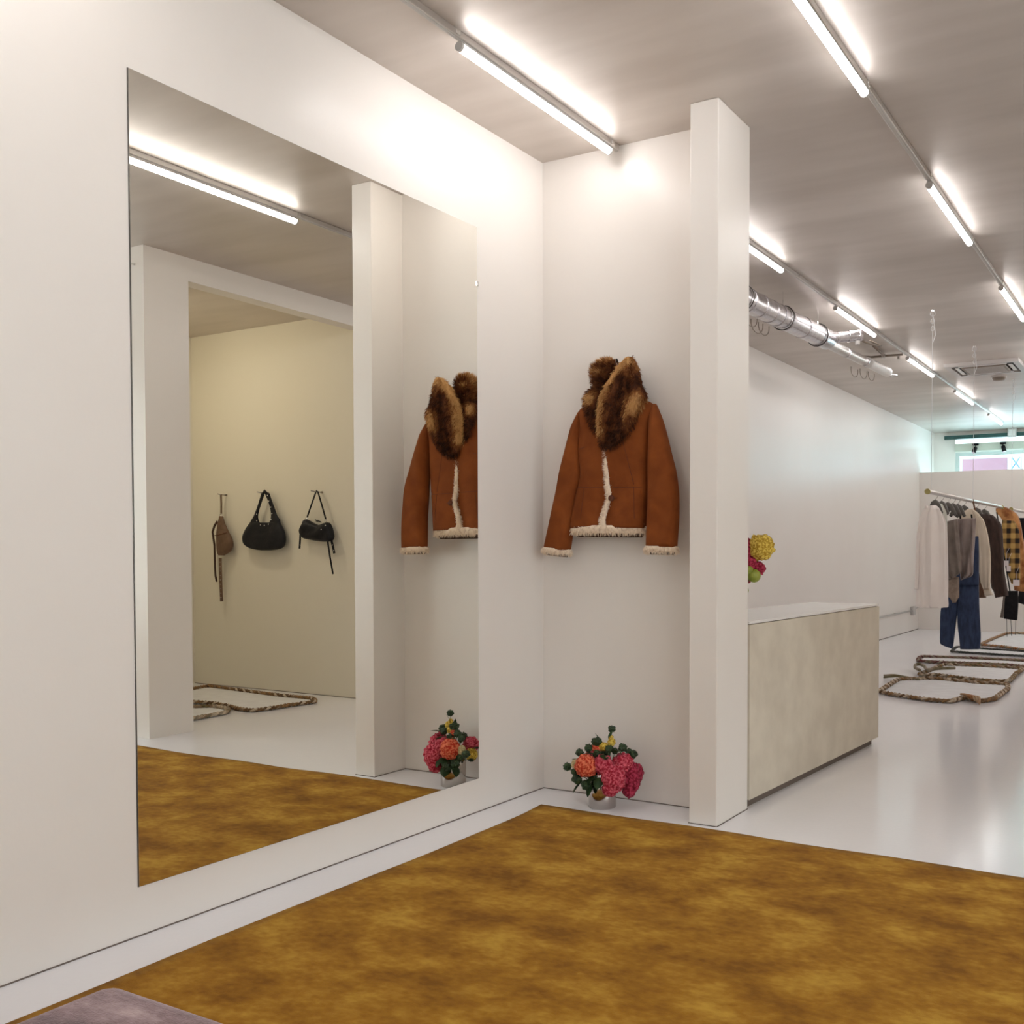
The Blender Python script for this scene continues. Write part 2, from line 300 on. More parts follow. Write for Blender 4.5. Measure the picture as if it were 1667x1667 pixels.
# shapes measured in metres: rows of left and right edge points, or paths
D = {
 'jacket_body': [[0.479,-0.08,1.96,0.616,-0.08,1.95],[0.38,-0.08,1.949,0.663,-0.08,1.929],[0.313,-0.08,1.934,0.688,-0.08,1.907],[0.274,-0.08,1.91,0.693,-0.08,1.881],[0.281,-0.08,1.855,0.677,-0.08,1.83],[0.279,-0.08,1.783,0.671,-0.08,1.761],[0.276,-0.08,1.711,0.668,-0.08,1.692],[0.285,-0.08,1.609,0.664,-0.08,1.595],[0.272,-0.08,1.545,0.66,-0.08,1.532],[0.256,-0.08,1.487,0.655,-0.08,1.476],[0.239,-0.08,1.407,0.649,-0.08,1.399],[0.228,-0.08,1.34,0.644,-0.08,1.335]],
 'jacket_sleeve_l': [[0.268,-0.09,1.898,0.287,-0.09,1.915],[0.234,-0.09,1.832,0.292,-0.09,1.846],[0.21,-0.09,1.75,0.288,-0.09,1.746],[0.191,-0.09,1.685,0.29,-0.09,1.666],[0.169,-0.09,1.606,0.295,-0.09,1.608],[0.147,-0.09,1.526,0.281,-0.09,1.536],[0.125,-0.09,1.446,0.262,-0.09,1.472],[0.103,-0.09,1.358,0.245,-0.09,1.378],[0.085,-0.09,1.291,0.229,-0.09,1.298],[0.07,-0.09,1.241,0.216,-0.09,1.229]],
 'jacket_sleeve_r': [[0.674,-0.09,1.892,0.696,-0.09,1.918],[0.671,-0.096,1.836,0.729,-0.096,1.846],[0.672,-0.101,1.773,0.757,-0.101,1.768],[0.674,-0.107,1.682,0.785,-0.107,1.677],[0.674,-0.112,1.592,0.811,-0.112,1.594],[0.675,-0.118,1.502,0.827,-0.118,1.504],[0.677,-0.124,1.425,0.833,-0.124,1.429],[0.675,-0.129,1.342,0.832,-0.129,1.34],[0.672,-0.135,1.244,0.827,-0.135,1.242]],
 'collar_a': [[0.567,-0.135,2.141,0.59,-0.135,2.141],[0.535,-0.135,2.115,0.607,-0.135,2.109],[0.51,-0.135,2.085,0.618,-0.135,2.075],[0.482,-0.135,2.054,0.623,-0.135,2.035],[0.453,-0.135,2.018,0.633,-0.135,2],[0.429,-0.135,1.981,0.656,-0.135,1.96],[0.414,-0.135,1.94,0.646,-0.135,1.916],[0.406,-0.135,1.891,0.627,-0.135,1.869],[0.404,-0.135,1.849,0.609,-0.135,1.822],[0.41,-0.135,1.806,0.582,-0.135,1.782],[0.417,-0.135,1.77,0.554,-0.135,1.749],[0.428,-0.135,1.738,0.518,-0.135,1.723],[0.449,-0.135,1.716,0.477,-0.135,1.709]],
 'collar_b': [[0.414,-0.11,2.14,0.459,-0.11,2.137],[0.377,-0.11,2.12,0.48,-0.11,2.107],[0.367,-0.11,2.092,0.471,-0.11,2.073],[0.374,-0.11,2.053,0.451,-0.11,2.039],[0.379,-0.11,2.017,0.435,-0.11,2.005],[0.385,-0.11,1.981,0.422,-0.11,1.971]],
 'collar_c': [[0.365,-0.125,2.007,0.415,-0.125,2.006],[0.34,-0.125,1.982,0.415,-0.125,1.976],[0.329,-0.125,1.951,0.413,-0.125,1.948],[0.337,-0.125,1.918,0.406,-0.125,1.913],[0.35,-0.125,1.882,0.406,-0.125,1.878],[0.365,-0.125,1.845,0.408,-0.125,1.842],[0.386,-0.125,1.801,0.416,-0.125,1.8],[0.406,-0.125,1.77,0.423,-0.125,1.765]],
 'placket': [[0.453,-0.16,1.713],[0.455,-0.16,1.653],[0.459,-0.16,1.597],[0.462,-0.16,1.548],[0.471,-0.16,1.506],[0.474,-0.16,1.477],[0.461,-0.16,1.443],[0.448,-0.16,1.408],[0.438,-0.16,1.369],[0.446,-0.16,1.341],[0.471,-0.16,1.323]],
 'button': [[0.49,-0.16,1.478]],
 'jhook': [[0.465,-0.07,2.139],[0.449,-0.07,2.109],[0.453,-0.07,2.172]],
 'hobo_body': [[4.323,1.84,1.481,3.951,1.84,1.476],[4.356,1.84,1.449,3.931,1.84,1.443],[4.386,1.84,1.413,3.91,1.84,1.408],[4.414,1.84,1.356,3.891,1.84,1.352],[4.4,1.84,1.298,3.896,1.84,1.296],[4.342,1.84,1.262,3.926,1.84,1.261],[4.26,1.84,1.244,3.997,1.84,1.243],[4.179,1.84,1.236,4.078,1.84,1.236]],
 'hobo_l': [[4.329,1.84,1.47,4.186,1.84,1.456],[4.308,1.84,1.498,4.22,1.84,1.497],[4.272,1.84,1.543,4.227,1.84,1.539],[4.235,1.84,1.611,4.21,1.84,1.593],[4.203,1.84,1.681,4.173,1.84,1.669],[4.18,1.84,1.734,4.144,1.84,1.719]],
 'hobo_r': [[4.095,1.84,1.455,3.951,1.84,1.465],[4.068,1.84,1.501,3.958,1.84,1.5],[4.061,1.84,1.544,3.986,1.84,1.535],[4.073,1.84,1.607,4.02,1.84,1.606],[4.1,1.84,1.671,4.052,1.84,1.67],[4.135,1.84,1.729,4.079,1.84,1.731]],
 'hobo_studs': [[4.196,1.8,1.552],[4.196,1.8,1.495],[4.15,1.8,1.457],[4.1,1.8,1.452],[4.05,1.8,1.462],[4.021,1.8,1.5],[4.008,1.8,1.553],[4.02,1.8,1.609],[4.045,1.8,1.661],[4.06,1.8,1.711]],
 'hobo_peg': [[4.16,1.86,1.743]],
 'sad_body': [[4.725,1.84,1.545,4.68,1.84,1.544],[4.743,1.84,1.475,4.655,1.84,1.474],[4.755,1.84,1.402,4.613,1.84,1.401],[4.758,1.84,1.344,4.572,1.84,1.348],[4.757,1.84,1.285,4.556,1.84,1.292],[4.754,1.84,1.226,4.582,1.84,1.234],[4.739,1.84,1.19,4.67,1.84,1.19]],
 'sad_strap_top': [[4.702,1.84,1.74],[4.699,1.84,1.65],[4.701,1.84,1.559]],
 'sad_strap_l': [[4.752,1.84,1.497],[4.793,1.84,1.458],[4.82,1.84,1.403],[4.808,1.84,1.344],[4.796,1.84,1.285],[4.793,1.84,1.109],[4.786,1.84,1.006],[4.771,1.84,0.953]],
 'sad_strap_low': [[4.72,1.84,1.168],[4.718,1.84,1.036],[4.714,1.84,0.904],[4.709,1.84,0.775]],
 'sad_peg': [[4.797,1.84,1.755],[4.698,1.84,1.734]],
 'cyl_body': [[3.666,1.84,1.491,3.717,1.84,1.376],[3.631,1.84,1.499,3.673,1.84,1.34],[3.548,1.84,1.466,3.578,1.84,1.323],[3.492,1.84,1.45,3.484,1.84,1.311],[3.435,1.84,1.463,3.4,1.84,1.308],[3.379,1.84,1.468,3.348,1.84,1.313],[3.354,1.84,1.416,3.325,1.84,1.341]],
 'cyl_strap': [[3.629,1.84,1.513],[3.575,1.84,1.624],[3.522,1.84,1.729],[3.5,1.84,1.729],[3.452,1.84,1.608],[3.409,1.84,1.491]],
 'cyl_tab_l': [[3.699,1.83,1.371],[3.704,1.83,1.309],[3.71,1.83,1.251]],
 'cyl_tab_r': [[3.338,1.83,1.318],[3.322,1.83,1.267],[3.307,1.83,1.21]],
 'cyl_tail': [[3.392,1.84,1.315],[3.364,1.84,1.172],[3.334,1.84,1.037]],
 'cyl_peg': [[3.532,1.86,1.731]],
 'cyl_studs': [[3.413,1.79,1.409],[3.366,1.79,1.442],[3.659,1.79,1.281],[3.289,1.79,1.28],[3.274,1.79,1.233],[3.577,1.79,1.506],[3.358,1.79,1.485]],
 'shirt_white': [[0.991,4.308,1.609,1.041,4.357,1.615],[0.973,4.29,1.581,1.057,4.374,1.588],[0.957,4.274,1.54,1.079,4.396,1.541],[0.944,4.261,1.488,1.099,4.416,1.496],[0.937,4.254,1.439,1.112,4.429,1.44],[0.934,4.251,1.316,1.117,4.433,1.316],[0.933,4.249,1.193,1.119,4.436,1.192],[0.931,4.248,1.07,1.122,4.439,1.068],[0.93,4.247,0.946,1.123,4.44,0.944],[0.927,4.244,0.823,1.122,4.439,0.844],[0.925,4.242,0.771,1.125,4.441,0.763],[0.957,4.274,0.753,1.097,4.413,0.758]],
 'shirt_white_sleeve': [[0.935,4.252,1.451,0.949,4.265,1.457],[0.926,4.242,1.365,0.939,4.256,1.365],[0.922,4.239,1.242,0.934,4.251,1.242],[0.919,4.236,1.094,0.932,4.249,1.094],[0.915,4.232,0.959,0.93,4.247,0.959],[0.914,4.231,0.91,0.927,4.243,0.909]],
 'shirt_white_collar': [[0.979,4.286,1.609,1.058,4.365,1.602],[0.977,4.284,1.58,1.065,4.372,1.573],[0.973,4.28,1.547,1.075,4.382,1.543]],
 'shirt_green': [[1.006,4.578,1.637,1.043,4.615,1.635],[0.996,4.568,1.59,1.058,4.629,1.591],[0.976,4.548,1.546,1.074,4.646,1.541],[0.972,4.544,1.419,1.078,4.65,1.42],[0.974,4.545,1.192,1.079,4.651,1.179],[0.975,4.547,0.938,1.083,4.655,0.924],[0.977,4.548,0.774,1.087,4.659,0.752]],
 'drape_l': [[1.012,4.95,1.49,1.11,4.95,1.515],[1.012,4.95,1.427,1.118,4.95,1.426],[1.013,4.95,1.322,1.128,4.95,1.321],[1.014,4.95,1.191,1.142,4.95,1.191],[1.015,4.95,1.059,1.15,4.95,1.073],[1.021,4.95,1,1.147,4.95,1.041],[1.049,4.95,0.97,1.114,4.95,1.014]],
 'drape_r': [[1.082,5.11,1.52,1.242,5.11,1.526],[1.085,5.11,1.456,1.24,5.11,1.454],[1.091,5.11,1.389,1.237,5.11,1.362],[1.102,5.11,1.257,1.23,5.11,1.23],[1.109,5.11,1.124,1.223,5.11,1.098],[1.112,5.11,1.031,1.217,5.11,1.012],[1.118,5.11,0.967,1.152,5.11,0.981]],
 'drape_low': [[1.006,5,1.005,1.122,5,1],[1.007,5,0.9,1.124,5,0.902],[1.012,5,0.834,1.124,5,0.823],[1.047,5,0.808,1.114,5,0.807],[1.069,5,0.766,1.098,5,0.772]],
 'jeans_top': [[1.036,5.3,1.366,1.231,5.3,1.364],[1.036,5.3,1.339,1.234,5.3,1.337],[1.031,5.3,1.19,1.238,5.3,1.19],[0.993,5.3,1.054,1.239,5.3,1.056],[0.967,5.3,0.917,1.242,5.3,0.921]],
 'jeans_l': [[0.957,5.3,0.917,1.072,5.3,0.919],[0.926,5.3,0.78,1.063,5.3,0.783],[0.906,5.3,0.669,1.055,5.3,0.674],[0.902,5.3,0.532,1.043,5.3,0.578],[0.903,5.3,0.388,1.022,5.3,0.38],[0.919,5.3,0.365,1.015,5.3,0.331]],
 'jeans_r': [[1.062,5.3,0.932,1.24,5.3,0.935],[1.058,5.3,0.783,1.244,5.3,0.787],[1.055,5.3,0.646,1.249,5.3,0.652],[1.06,5.3,0.538,1.257,5.3,0.545],[1.074,5.3,0.43,1.262,5.3,0.437],[1.084,5.3,0.329,1.255,5.3,0.337]],
 'cream_body': [[1.05,5.6,1.627,1.13,5.6,1.626],[1.01,5.6,1.579,1.197,5.6,1.562],[0.998,5.6,1.468,1.204,5.6,1.465],[1,5.6,1.189,1.207,5.6,1.189],[1.002,5.6,1.021,1.202,5.6,1.023]],
 'cream_sleeve': [[1.127,5.58,1.604,1.18,5.58,1.573],[1.15,5.58,1.521,1.224,5.58,1.531],[1.164,5.58,1.438,1.254,5.58,1.444],[1.176,5.58,1.327,1.278,5.58,1.333],[1.184,5.58,1.203,1.293,5.58,1.217],[1.192,5.58,1.065,1.297,5.58,1.065],[1.209,5.58,0.94,1.295,5.58,0.942],[1.236,5.58,0.874,1.29,5.58,0.884]],
 'cream_cuff': [[1.236,5.58,0.874,1.29,5.58,0.884],[1.247,5.58,0.806,1.32,5.58,0.821]],
 'brown_hem': [[1.132,5.75,1.47,1.179,5.75,1.469],[1.148,5.75,1.188,1.182,5.75,1.188],[1.16,5.75,1.048,1.187,5.75,1.048],[1.167,5.75,0.907,1.202,5.75,0.901],[1.169,5.75,0.785,1.232,5.75,0.788]],
 'jacket_brown': [[1.095,6.2,1.6,1.213,6.2,1.588],[1.073,6.2,1.576,1.276,6.2,1.521],[1.103,6.2,1.521,1.296,6.2,1.478],[1.139,6.2,1.406,1.308,6.2,1.376],[1.168,6.2,1.246,1.314,6.2,1.245],[1.191,6.2,1.041,1.325,6.2,1.042],[1.206,6.2,0.88,1.348,6.2,0.897],[1.228,6.2,0.837,1.358,6.2,0.839],[1.245,6.2,0.769,1.365,6.2,0.793]],
 'plaid': [[1.184,7,1.559,1.301,7,1.55],[1.179,7,1.505,1.331,7,1.495],[1.188,7,1.434,1.354,7,1.417],[1.196,7,1.263,1.359,7,1.262],[1.203,7,1.153,1.364,7,1.107],[1.241,7,0.998,1.368,7,0.968],[1.282,7,0.889,1.363,7,0.875]],
 'shearling': [[1.023,7.6,1.71,1.132,7.6,1.721],[1.031,7.6,1.66,1.24,7.6,1.648],[1.079,7.6,1.602,1.282,7.6,1.545],[1.126,7.6,1.478,1.303,7.6,1.427],[1.175,7.6,1.265,1.328,7.6,1.264],[1.208,7.6,1.019,1.34,7.6,1.02],[1.226,7.6,0.798,1.341,7.6,0.784]],
 'skirt': [[1.243,6.9,0.814,1.359,6.9,0.816],[1.231,6.9,0.721,1.364,6.9,0.724],[1.226,6.9,0.627,1.362,6.9,0.631],[1.221,6.9,0.522,1.355,6.9,0.508]],
 'skirt_lining': [[1.199,7,0.755,1.229,7,0.756],[1.187,7,0.637,1.223,7,0.638],[1.169,7,0.527,1.203,7,0.522]],
 'black_coat': [[1.128,8.6,1.631,1.219,8.6,1.629],[1.143,8.6,1.533,1.294,8.6,1.531],[1.158,8.6,1.18,1.306,8.6,1.18],[1.145,8.6,0.826,1.31,8.6,0.828],[1.131,8.6,0.616,1.312,8.6,0.564]],
 'cords': [[[1.243,6.95,0.516],[1.248,6.95,0.33]],[[1.285,6.95,0.515],[1.294,6.95,0.339]],[[1.333,6.95,0.516],[1.332,6.95,0.349]]],
 'tags': [[[1.262,6.6,1.133],[1.305,6.6,1.081]],[[1.288,6.6,1.081],[1.328,6.6,1.024]],[[1.352,6.6,0.939],[1.414,6.6,0.878]]],
 'hangers': [[1.006,4.36,1.65],[1.007,4.62,1.649],[1.005,4.95,1.653],[1.058,5.02,1.636],[1.079,5.3,1.633],[1.079,5.6,1.641],[1.074,6.2,1.639],[1.071,6.6,1.641]],
 'mat1': [[0.596,4.358,0.02],[0.555,4.867,0.02],[0.538,5.235,0.02],[0.609,5.329,0.02],[0.818,5.494,0.02],[1.001,5.455,0.02],[1.243,5.378,0.02],[1.468,5.401,0.02],[1.531,5.063,0.02],[1.532,4.715,0.02],[1.528,4.364,0.02],[1.464,4.195,0.02],[1.3,4.278,0.02],[1.244,4.048,0.02],[1.088,4.041,0.02],[0.892,4.127,0.02],[0.787,4.19,0.02],[0.696,4.246,0.02]],
 'mat2': [[0.613,5.766,0.02],[0.634,6.156,0.02],[0.651,6.738,0.02],[1.013,6.842,0.02],[1.418,6.78,0.02],[1.435,6.269,0.02],[1.456,5.649,0.02],[1.301,5.562,0.02],[1.047,5.654,0.02],[0.764,5.791,0.02],[0.681,5.694,0.02]],
 'mat3': [[0.312,7.036,0.02],[0.265,7.492,0.02],[0.778,7.596,0.02],[1.334,7.609,0.02],[1.738,7.571,0.02],[1.67,6.94,0.02],[1.414,6.988,0.02],[1.253,7.065,0.02],[0.797,7.012,0.02],[0.461,6.96,0.02]],
 'mat4': [[0.416,8.339,0.02],[0.37,8.966,0.02],[0.695,8.868,0.02],[1.183,8.768,0.02],[1.723,8.753,0.02],[1.689,8.083,0.02],[1.261,8.167,0.02],[0.884,8.222,0.02],[0.519,8.293,0.02]],
 'mat5': [[0.589,9.407,0.02],[0.566,10.143,0.02],[0.596,11.469,0.02],[0.801,11.7,0.02],[1.18,12.048,0.02],[1.504,8.947,0.02],[1.159,8.952,0.02],[0.865,9.242,0.02]],
 'loop': [[0.613,5.766,0.02],[0.53,5.936,0.02],[0.469,6.22,0.02],[0.493,6.299,0.02],[0.574,6.141,0.02],[0.667,5.839,0.02],[0.729,5.96,0.02],[0.8,6.044,0.02],[0.899,6.125,0.02]],
 'matA': [[4.717,1.42,0.02],[4.74,1.582,0.02],[4.759,1.734,0.02],[4.29,1.689,0.02],[3.793,1.635,0.02],[3.379,1.634,0.02],[3.232,1.521,0.02],[3.26,1.274,0.02],[3.263,1.1,0.02],[3.302,0.964,0.02],[3.492,0.97,0.02],[3.669,1.028,0.02],[3.87,1.056,0.02],[4.038,1.034,0.02],[4.148,0.986,0.02]],
 'matB': [[3.938,0.805,0.02],[3.827,0.869,0.02],[3.735,0.948,0.02],[3.586,0.937,0.02],[3.483,0.888,0.02],[3.394,0.782,0.02],[3.373,0.514,0.02],[3.375,0.377,0.02]],
 'yellow': [[0.96,0.6,1.242],[0.885,0.6,1.248],[0.934,0.6,1.098],[0.909,0.6,1.136],[0.893,0.6,1.024]],
}

# ------------------------------------------------------------------ the setting
H = 3.2
struct('floor', boxbm(-0.95, 5.7, -8.1, 13.2, -0.12, 0.0), M['floor'])
struct('ceiling', boxbm(-0.95, 5.7, -8.1, 13.2, H, H+0.12), M['ceiling'])
struct('wall_left', boxbm(-0.14, 0.0, -8.0, 0.0, 0, H), M['wall'])
struct('wall_back', boxbm(-0.8, 0.9453, 0.0, 0.1162, 0, H), M['wall'])
struct('column', boxbm(0.9453, 1.0812, -0.2475, 0.1162, 0, H, bevel=0.004), M['wall'])
struct('wall_far_left', boxbm(-0.95, -0.80, 0.0, 13.1, 0, H), M['wall'])
struct('wall_behind', boxbm(-0.14, 5.6, -8.1, -8.0, 0, H), M['wall'])
bm = bmesh.new()      # far right wall of the front room, with an opening for the added daylight window
box(bm, 5.5, 5.6, -8.0, -7.2, 0, H); box(bm, 5.5, 5.6, -1.0, -0.1298, 0, H); box(bm, 5.5, 5.6, -7.2, -1.0, 0, 0.45); box(bm, 5.5, 5.6, -7.2, -1.0, 2.75, H)
struct('wall_far_right', bm, M['wall'])
# right wall with the wide opening into the niche, one piece: stub, header over the opening, length beyond the niche
bm = bmesh.new()
box(bm, 3.0036, 5.6, -0.1298, 0.2061, 0, H)
box(bm, 3.0036, 3.135, 0.2061, 1.9023, 3.0438, H)
box(bm, 3.0036, 3.135, 1.9023, 13.0, 0, H)
struct('wall_right', bm, M['wall'])
struct('wall_niche_back', boxbm(3.135, 5.30, 1.9023, 2.02, 0, H), M['butter'])
struct('wall_niche_side', boxbm(5.16, 5.30, 0.2061, 1.9023, 0, H), M['butter'])
struct('wall_partition', boxbm(-0.80, 3.0036, 11.95, 12.05, 0, 2.475), M['wall'])
# street front behind the partition
bm = bmesh.new()
box(bm, -0.80, -0.46, 13.0, 13.12, 0, H)
box(bm, -0.46, 3.0036, 13.0, 13.12, 0, 0.5)
box(bm, -0.46, 3.0036, 13.0, 13.12, 2.86, 3.0)
box(bm, -0.46, 3.0036, 13.0, 13.12, 3.075, H)
box(bm, 2.85, 3.135, 13.0, 13.12, 0.5, 2.86)
struct('wall_street', bm, M['wall'])
M['recess_bar'] = mat('dark_green_recess', (0.012, 0.06, 0.055), (0.02, 0.085, 0.075), 9, rough=0.4)
M['lintel'] = mat('sage_lintel', (0.50, 0.52, 0.44), (0.54, 0.56, 0.48), 5, rough=0.6)
M['win_frame'] = mat('pale_window_frame', (0.55, 0.62, 0.60), rough=0.4)
M['glass'] = None
def glass_mat(nm, tint):
    g = bpy.data.materials.new(nm); g.use_nodes = True
    gn = g.node_tree; gn.nodes.remove(gn.nodes['Principled BSDF'])
    ga = gn.nodes.new('ShaderNodeBsdfTransparent'); ga.inputs[0].default_value = (*tint, 1); gb = gn.nodes.new('ShaderNodeBsdfGlossy'); gb.inputs['Roughness'].default_value = 0.02
    gm = gn.nodes.new('ShaderNodeMixShader'); gm.inputs[0].default_value = 0.07
    gn.links.new(ga.outputs[0], gm.inputs[1]); gn.links.new(gb.outputs[0], gm.inputs[2]); gn.links.new(gm.outputs[0], gn.nodes['Material Output'].inputs['Surface'])
    return g
M['glass'] = glass_mat('greenish_glass', (0.80, 0.97, 1.0)); M['fill_glass'] = glass_mat('dimming_glass', (0.75, 0.75, 0.74))  # grey second glass dims the daylight of the added side window
struct('trim_5', boxbm(-0.46, 2.85, 12.93, 13.0, 2.87, 3.00, bevel=0.004), M['lintel'])
bm = boxbm(-0.62, 0.36, 12.9, 12.97, 3.075, 3.135, bevel=0.004); box(bm, 0.50, 2.9, 12.9, 12.97, 3.075, 3.135, bevel=0.004)  # solid bars coloured dark to stand in for a shaded recess
struct('trim_6', bm, M['recess_bar'])
win = bmesh.new(); box(win, -0.46, -0.40, 13.02, 13.09, 0.5, 2.86); box(win, 2.79, 2.85, 13.02, 13.09, 0.5, 2.86)
box(win, -0.40, 2.79, 13.02, 13.09, 2.80, 2.86); box(win, -0.40, 2.79, 13.02, 13.09, 0.5, 0.56); box(win, 0.66, 0.70, 13.02, 13.09, 0.56, 2.80)
wobj = struct('window_1', win, M['win_frame'])
link('pane', boxbm(-0.40, 0.66, 13.05, 13.056, 0.56, 2.80), M['glass'], wobj)
link('pane', boxbm(-0.46, 2.85, 13.05, 13.056, 3.0, 3.075), M['glass'], wobj)
link('pane', boxbm(0.70, 2.79, 13.05, 13.056, 0.56, 2.80), M['glass'], wobj)
win = bmesh.new()  # unseen window added to brighten the lower walls of the front room
for y in (-7.2, -5.15, -3.10, -1.05): box(win, 5.53, 5.58, y, y+0.05, 0.45, 2.75)
for y in (-7.15, -5.10, -3.05):
    box(win, 5.53, 5.58, y, y+2.0, 0.45, 0.50); box(win, 5.53, 5.58, y, y+2.0, 2.70, 2.75)
wobj = struct('fill_window', win, M['win_frame'])
for y in (-7.15, -5.10, -3.05): link('pane', boxbm(5.55, 5.556, y, y+2.0, 0.50, 2.70), M['fill_glass'], wobj)
def translucent(nm, c):
    m_ = mat(nm, c, rough=0.6); n_ = m_.node_tree; tr = n_.nodes.new('ShaderNodeBsdfTranslucent'); tr.inputs[0].default_value = (*c, 1)
    mx_ = n_.nodes.new('ShaderNodeMixShader'); mx_.inputs[0].default_value = 0.75
    n_.links.new(n_.nodes['Principled BSDF'].outputs[0], mx_.inputs[1]); n_.links.new(tr.outputs[0], mx_.inputs[2])
    n_.links.new(mx_.outputs[0], n_.nodes['Material Output'].inputs['Surface']); return m_
M['pink'] = translucent('pink_print', (0.56, 0.37, 0.41)); M['sign_white'] = translucent('sign_white', (0.72, 0.74, 0.76))
M['lilac'] = mat('lilac_ink', (0.50, 0.53, 0.82), rough=0.5)
t = thing('window_sign', 'pink panel sign with white border hung outside the street window', 'sign', (-0.03, 13.2, 2.3))
bm = bmesh.new()
box(bm, -0.42, 0.36, 13.20, 13.204, 2.765, 2.80); box(bm, -0.42, 0.36, 13.20, 13.204, 2.20, 2.25); box(bm, -0.42, -0.385, 13.20, 13.204, 2.25, 2.765); box(bm, 0.325, 0.36, 13.20, 13.204, 2.25, 2.765)
bmesh.ops.remove_doubles(bm, verts=bm.verts, dist=0.0005)
o = link('border', bm, M['sign_white'], t); o['label'] = 'white border'
link('pink_panel', boxbm(-0.385, 0.325, 13.2005, 13.2035, 2.25, 2.765), M['pink'], t)['label'] = 'pink printed panel'
t = thing('window_banner', 'white banner with a lilac crossed mark beside the pink sign', 'banner', (0.56, 13.2, 2.3))
link('board', boxbm(0.375, 0.80, 13.20, 13.204, 2.25, 2.80), M['sign_white'], t)
bm = bmesh.new()
for s in (-1, 1):
    tube(bm, [(0.455-0.06*s, 13.197, 2.76), (0.455+0.06*s, 13.197, 2.58)], (0.010, 0.002), n=4, flat=(1, 0, 0))
box(bm, 0.375, 0.385, 13.195, 13.199, 2.56, 2.77); box(bm, 0.53, 0.54, 13.195, 13.199, 2.56, 2.77)
o = link('printed_mark', bm, M['lilac'], t); o['kind'] = 'stuff'; o['label'] = 'lilac crossed strokes'

# thin dark joints where the walls meet the floor
struct('trim_1', boxbm(0.0, 0.0025, -8.0, 0.0, 0.0, 0.004), M['joint'])
struct('trim_2', boxbm(0.0, 0.9453, -0.0025, 0.0, 0.0, 0.004), M['joint'])
struct('trim_3', boxbm(-0.80, -0.797, 0.1162, 11.95, 0.0, 0.008), M['joint'])
struct('trim_4', boxbm(3.135, 5.16, 1.899, 1.9023, 0.0, 0.004), M['joint'])
bm = boxbm(0.9428, 1.0837, -0.250, -0.2475, 0.0, 0.003); box(bm, 1.0812, 1.0837, -0.2475, 0.1162, 0.0, 0.003); box(bm, 0.9428, 0.9453, -0.2475, 0.0, 0.0, 0.003)
struct('trim_7', bm, M['joint'])

# ------------------------------------------------------------------ ceiling lights on their tracks
TZ = 3.148
def track(x, y0, y1, label):
    t = thing('light_track', label, 'track', (x, y0, H), 'light tracks on the ceiling')
    link('rail', boxbm(x-0.014, x+0.014, y0, y1, 3.172, H, bevel=0.003, seg=1), M['aluminium'], t)
    bm = boxbm(x-0.006, x+0.006, y0, y1, 3.169, 3.172); link('slot', bm, M['grey_plastic'], t)
    for k in range(int((y1-y0)/1.1875)+1):
        yy_ = y0+0.1+k*1.1875
        if yy_ < y1-0.06: link('clip', boxbm(x-0.019, x+0.019, yy_-0.012, yy_+0.012, 3.176, H-0.001, bevel=0.002, seg=1), M['chrome'], t)
XL, XR = 0.44, 1.676
track(XL, -7.3, -0.01, 'silver light track on the ceiling of the mirror alcove')
track(XL, 0.13, 11.93, 'left silver light track on the far ceiling beside the round duct')
track(XR, -7.3, 12.6, 'long silver light track on the ceiling to the right of the column')
def make_light(x, y, label, group):
    t = thing('tube_light', label, 'light', (x, y, TZ), group)
    bm = bmesh.new(); n = 16; A = []
    for yy_ in (y+0.012, y+1.148):
        A.append([bm.verts.new((x+0.0175*math.cos(2*math.pi*k/n), yy_, TZ+0.0175*math.sin(2*math.pi*k/n))) for k in range(n)])
    for k in range(n): bm.faces.new((A[0][k], A[0][(k+1) % n], A[1][(k+1) % n], A[1][k]))
    bm.faces.new(A[0]); bm.faces.new(A[1])
    o = link('lit_tube', bm, [M['tube'], M['grey_plastic']], t, smooth=False)
    for p in o.data.polygons:
        if p.normal.z > 0.45 or abs(p.normal.y) > 0.9: p.material_index = 1
    for yy_ in (y, y+1.148):
        link('end_cap', lathe([(0, 0), (0.0185, 0), (0.0185, 0.012), (0, 0.012)], (x, yy_, TZ), 14, 'y'), M['grey_plastic'], t)
    link('holder', boxbm(x-0.012, x+0.012, y+0.02, y+1.14, TZ+0.006, 3.169, bevel=0.002, seg=1), M['grey_plastic'], t)
    return t
names = ['first', 'second', 'third', 'fourth', 'fifth', 'sixth']
proto = make_light(XL, -1.24, 'lit white tube on the ceiling above the shearling jacket and mirror', 'tube lights')
PITCHY = 2.375
for k, lab in ((-1, 'lit white tube on the alcove track above the left wall, before the mirror'), (-2, 'lit white tube at the rear end of the alcove track')):
    dup(proto, (XL, -1.24+PITCHY*k, TZ), lab)
for k in range(1, 6):
    dup(proto, (XL, -1.24+PITCHY*k, TZ), 'lit white tube, %s from the column on the far left track' % names[k-1])
dup(proto, (XR, -1.24, TZ), 'largest lit white tube, at the top right near the column')
for k, lab in ((-1, 'lit white tube on the right track opposite the mirror'), (-2, 'lit white tube at the rear end of the right track')):
    dup(proto, (XR, -1.24+PITCHY*k, TZ), lab)
for k in range(1, 6):
    dup(proto, (XR, -1.24+PITCHY*k, TZ), 'lit white tube, %s beyond the column on the long right track' % names[k-1])

track(2.70, 2.6, 12.6, 'added fill light track along the right wall of the far room')  # unseen row of tubes added to brighten the far room
for k in range(2, 6):
    dup(proto, (2.70, -1.24+PITCHY*k, TZ), 'added fill tube, %s from its near end on the rightmost track' % names[k-2])

